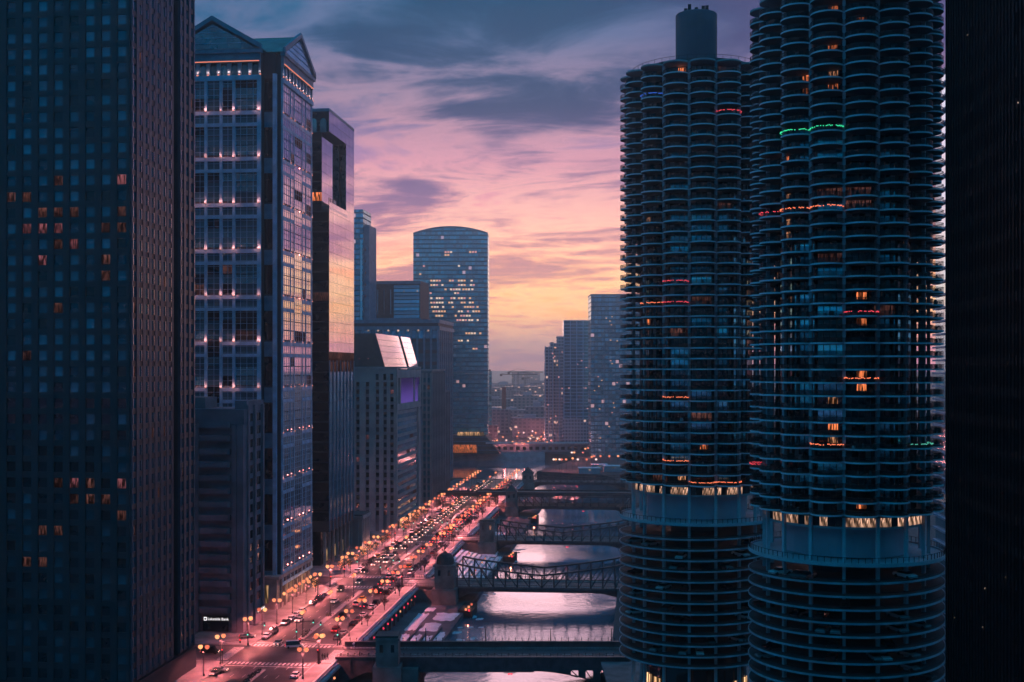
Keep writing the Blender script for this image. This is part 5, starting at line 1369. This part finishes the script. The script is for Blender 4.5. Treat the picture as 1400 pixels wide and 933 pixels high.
def put(a, bb, rot, lights, where, group, cnt):
    kind, colr = rc.choice(KINDS_), rc.choice(COLS)
    Yv = st(a, bb).y
    car(SF @ T(a, bb, -.145) @ RZ(rot+rc.uniform(-.03, .03)), kind, colr, '%s %s %s, %s' % (ordw(cnt), {'sedan': colr+' saloon car', 'suv': colr+' sport utility car', 'van': colr+' delivery van'}[kind], where, 'from the near end'), group, lights, Yv < 470)
# parked at the kerbs
for side, a, rot in (('building side kerb', KS+1.25, DN), ('river side kerb', KN-1.25, UP)):
    bb, n = -82., 0
    while bb < 430:
        if not near_cross(bb, a, 9) and rc.random() < .80 and n < 58:
            put(a, bb, rot, False, 'parked at the '+side, 'cars parked along the '+side, n); n += 1
        bb += rc.uniform(5.6, 6.6) if bb < 150 else rc.uniform(6, 9.5)
# moving traffic
for lane, (a, rot, nm) in enumerate([(KN-4.3, UP, 'driving away in the river side lane'), (KN-7.5, UP, 'driving away in the inner lane'), (KS+4.4, DN, 'approaching in the building side lane'), (KS+7.6, DN, 'approaching in the inner lane')]):
    bb, n = -60.+rc.uniform(0, 20), 0
    while bb < 445:
        dens = .16 if bb < 60 else .5 if bb < 150 else .9
        if lane < 2 and -30 < bb < 60: dens = .42
        if lane < 2 and -82 < bb < -66: dens = .9
        if rc.random() < dens and n < 56:
            put(a+rc.uniform(-.3, .3), bb, rot, True, nm, 'traffic '+nm, n); n += 1
        bb += rc.uniform(7.2, 10.5)
# cars waiting at the crossing and on the bridge
for i, (px, py, rot, nm) in enumerate([(402, 885, 0.25, 'turning in the nearest crossing'), (338, 872, .1, 'waiting in the side street beside the bank, front'), (287, 893, .05, 'waiting in the side street beside the bank, behind'), (299, 918, .0, 'stopped by the corner of the dark granite tower')]):
    Yv = CAMZ*FPX/(py-HZ); car(T(X_(px, Yv), Yv, -.143) @ RZ(rot), 'sedan' if i % 2 else 'van', ['white', 'grey', 'black', 'silver'][i], '%s %s %s' % (['white', 'grey', 'black', 'silver'][i], ['van', 'car', 'van', 'car'][i], nm), 'cars at the nearest crossing', True, True)
# cars on the ramps of the round towers
for ti, (cx, cyy) in enumerate((LT, RT)):
    face = math.atan2(-cyy, -cx); n = 0
    for k in range(34):
        d = rc.randrange(0, 12); a = math.radians(rc.uniform(-75, 70)); ca = (a-2.2) % (2*PI)
        zz = ZG-FLH*(d+2)-.3+FLH*ca/(2*PI)+.06
        car(T(cx, cyy, 0) @ RZ(face+a) @ T(16.1, 0, zz), 'sedan', ['white', 'silver', 'grey', 'black', 'red', 'silver'][k % 6], '%s car parked nose out on the spiral ramp of the %s round tower' % (ordw(k), ['farther', 'nearer'][ti]), 'cars parked in the spiral garages', False, False)

# ------------------------------------------------------------------ winter trees
def tree_meshes(seed):
    r = random.Random(seed); tr, cr = MB(), MB()
    tr.bar((0, 0, 0), (.05, .03, 1.9), .14, r2=.10, n=6); limbs = []
    for i in range(7):
        a = i*2*PI/7+r.uniform(-.3, .3); h = r.uniform(1.5, 2.2); q = Vector((.9*math.cos(a), .9*math.sin(a), h+1.4)); tr.bar((.04, .02, h-.3), q, .07, r2=.04, n=5); limbs.append(q)
    limbs.append(Vector((0, 0, 3.8))); tr.bar((.05, .03, 1.9), (0, 0, 3.8), .1, r2=.04, n=5)
    for q in limbs:
        for _ in range(26):
            d = Vector((r.gauss(0, 1), r.gauss(0, 1), r.gauss(.5, .8))).normalized()*r.uniform(.5, 1.7)
            e = q+d; cr.bar(q+d*.1, e, .022, r2=.008, n=3)
            for _ in range(2):
                f = e+Vector((r.gauss(0, .3), r.gauss(0, .3), r.gauss(.1, .3))); cr.bar(q+d*r.uniform(.4, .9), f, .016, r2=.006, n=3)
    return tr.mesh('trunk', 'bark'), cr.mesh('crown', 'bark')
TREES = [tree_meshes(s) for s in (1, 2, 3)]
n = 0
for a, q0, q1, where in ((KN+3.6, -70, 260, 'river side pavement'), (KS-3.6, 30, 250, 'building side pavement')):
    bb, i = q0, 0
    while bb < q1:
        if not near_cross(bb, a, 4):
            me = TREES[n % 3]; th = thing('bare_tree', '%s small leafless tree on the %s, counted from the near end' % (ordw(i), where), 'tree', SF @ T(a, bb) @ RZ(n*1.3) @ Matrix.Scale(.8+.1*(n % 4), 4), 'leafless street trees')
            O('trunk', me[0], th); O('crown', me[1], th)
            if where[0] == 'b':
                fb_ = MB(); rr = random.Random(n)
                for _ in range(34):
                    a_, h_, d_ = rr.uniform(0, 6.28), rr.uniform(1.6, 5.), rr.uniform(.2, 1.5); e_ = rr.uniform(.07, .13); px, py = d_*math.cos(a_), d_*math.sin(a_)
                    fb_.box(px-e_, px+e_, py-e_, py+e_, h_-e_, h_+e_)
                fb_.build('fairy_lights', 'lantern', th)
            n += 1; i += 1
        bb += 24. if where[0] == 'r' else 12.

# ------------------------------------------------------------------ people on the crossing
def person(M, label, step):
    me = bpy.data.meshes.new('body')
    V = [(0, 0, .95), (0, 0, 1.2), (0, 0, 1.42), (0, .02, 1.55), (0, .03, 1.70), (.10, .0, .9), (.11, step, .5), (.11, step*.7, .08), (.11, step*.7+.16, .03), (-.10, 0, .9), (-.11, -step*.6, .5), (-.11, -step*1.3, .1), (-.11, -step*1.3+.16, .05),
         (.19, 0, 1.4), (.25, -.08, 1.12), (.24, .08, .9), (.24, .12, .82), (-.19, 0, 1.4), (-.25, .06, 1.12), (-.24, .16, .92), (-.24, .2, .84)]
    Ed = [(0, 1), (1, 2), (2, 3), (3, 4), (0, 5), (5, 6), (6, 7), (7, 8), (0, 9), (9, 10), (10, 11), (11, 12), (2, 13), (13, 14), (14, 15), (15, 16), (2, 17), (17, 18), (18, 19), (19, 20)]
    me.from_pydata(V, Ed, []); me.materials.append(MATS['coat_dark'])
    th = thing('person', label, 'person', M, 'people at the nearest crossing')
    o = O('body', me, th); sk = o.modifiers.new('skin', 'SKIN')
    R = [.17, .17, .16, .07, .105, .10, .07, .05, .045, .10, .07, .05, .045, .08, .06, .05, .045, .08, .06, .05, .045]
    for v, rr in zip(me.skin_vertices[0].data, R): v.radius = (rr, rr)
    me.skin_vertices[0].data[0].use_root = True
    s = o.modifiers.new('subdivision', 'SUBSURF'); s.levels = 1; s.render_levels = 1
    b = MB(); b.lathe([(.02, 1.6), (.075, 1.63), (.09, 1.72), (.06, 1.80), (.01, 1.82)], 8, c=(0, .045)); b.build('face', 'skin', th, None, True)
    b = MB(); b.lathe([(.11, 1.72), (.115, 1.78), (.08, 1.86), (.02, 1.88)], 8, c=(0, .01)); b.build('hat', 'coat_dark', th, None, True)
for i, (px, py, ro, lab) in enumerate([(441, 902, .6, 'pedestrian in a dark coat waiting at the kerb, first of three'), (444, 903, -.4, 'pedestrian in a dark coat waiting at the kerb, middle of three'), (448, 902, 2., 'pedestrian in a dark coat waiting at the kerb, last of three'),
                                       (492, 899, 1.4, 'pedestrian in a dark coat on the bridge pavement'), (466, 882, -1.5, 'pedestrian in a dark coat beside the river side balustrade')]):
    Yv = CAMZ*FPX/(py-HZ); person(T(X_(px, Yv), Yv, 0.) @ RZ(ro), lab, .18)

# ------------------------------------------------------------------ bank walls, far quay and piers past the bend
b = MB(); b.box(-200, 31, 0, 3, -7.5, -3.6); b.box(-200, 31, 1.5, 3.2, -3.6, .9); b.build('embankment', 'concrete_pale', None, T(0, 1099, 0), label='pale embankment wall along the river bend', category='wall')
th = thing('transit_shed', 'long low pale shed with dark openings behind the embankment', 'building', T(-60, 1112, 0))
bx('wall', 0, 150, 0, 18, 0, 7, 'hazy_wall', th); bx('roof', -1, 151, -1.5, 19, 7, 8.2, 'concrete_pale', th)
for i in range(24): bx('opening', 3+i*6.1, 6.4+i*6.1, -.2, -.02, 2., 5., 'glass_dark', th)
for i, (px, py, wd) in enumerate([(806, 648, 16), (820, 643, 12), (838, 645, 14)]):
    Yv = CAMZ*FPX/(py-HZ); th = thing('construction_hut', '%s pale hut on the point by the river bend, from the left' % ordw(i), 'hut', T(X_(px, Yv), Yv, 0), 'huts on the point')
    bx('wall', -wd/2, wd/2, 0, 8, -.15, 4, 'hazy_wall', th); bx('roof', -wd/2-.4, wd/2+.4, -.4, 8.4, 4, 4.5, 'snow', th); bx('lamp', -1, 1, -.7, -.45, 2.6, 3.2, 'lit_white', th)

# ------------------------------------------------------------------ air
hz = MB(); hz.box(-900, 900, -120, 8000, -10.5, 235)
m = bpy.data.materials.new('haze_air'); m.use_nodes = True; m.node_tree.nodes.clear(); MATS['haze_air'] = m
t = NT(m.node_tree); pv = t.n('ShaderNodeVolumePrincipled'); oo = t.n('ShaderNodeOutputMaterial')
pv.inputs['Color'].default_value = (.60, .86, 1., 1); pv.inputs['Density'].default_value = .00022; pv.inputs['Anisotropy'].default_value = .76
t.lk(pv.outputs[0], oo.inputs['Volume'])
hz.build('haze', 'haze_air', kind='stuff')
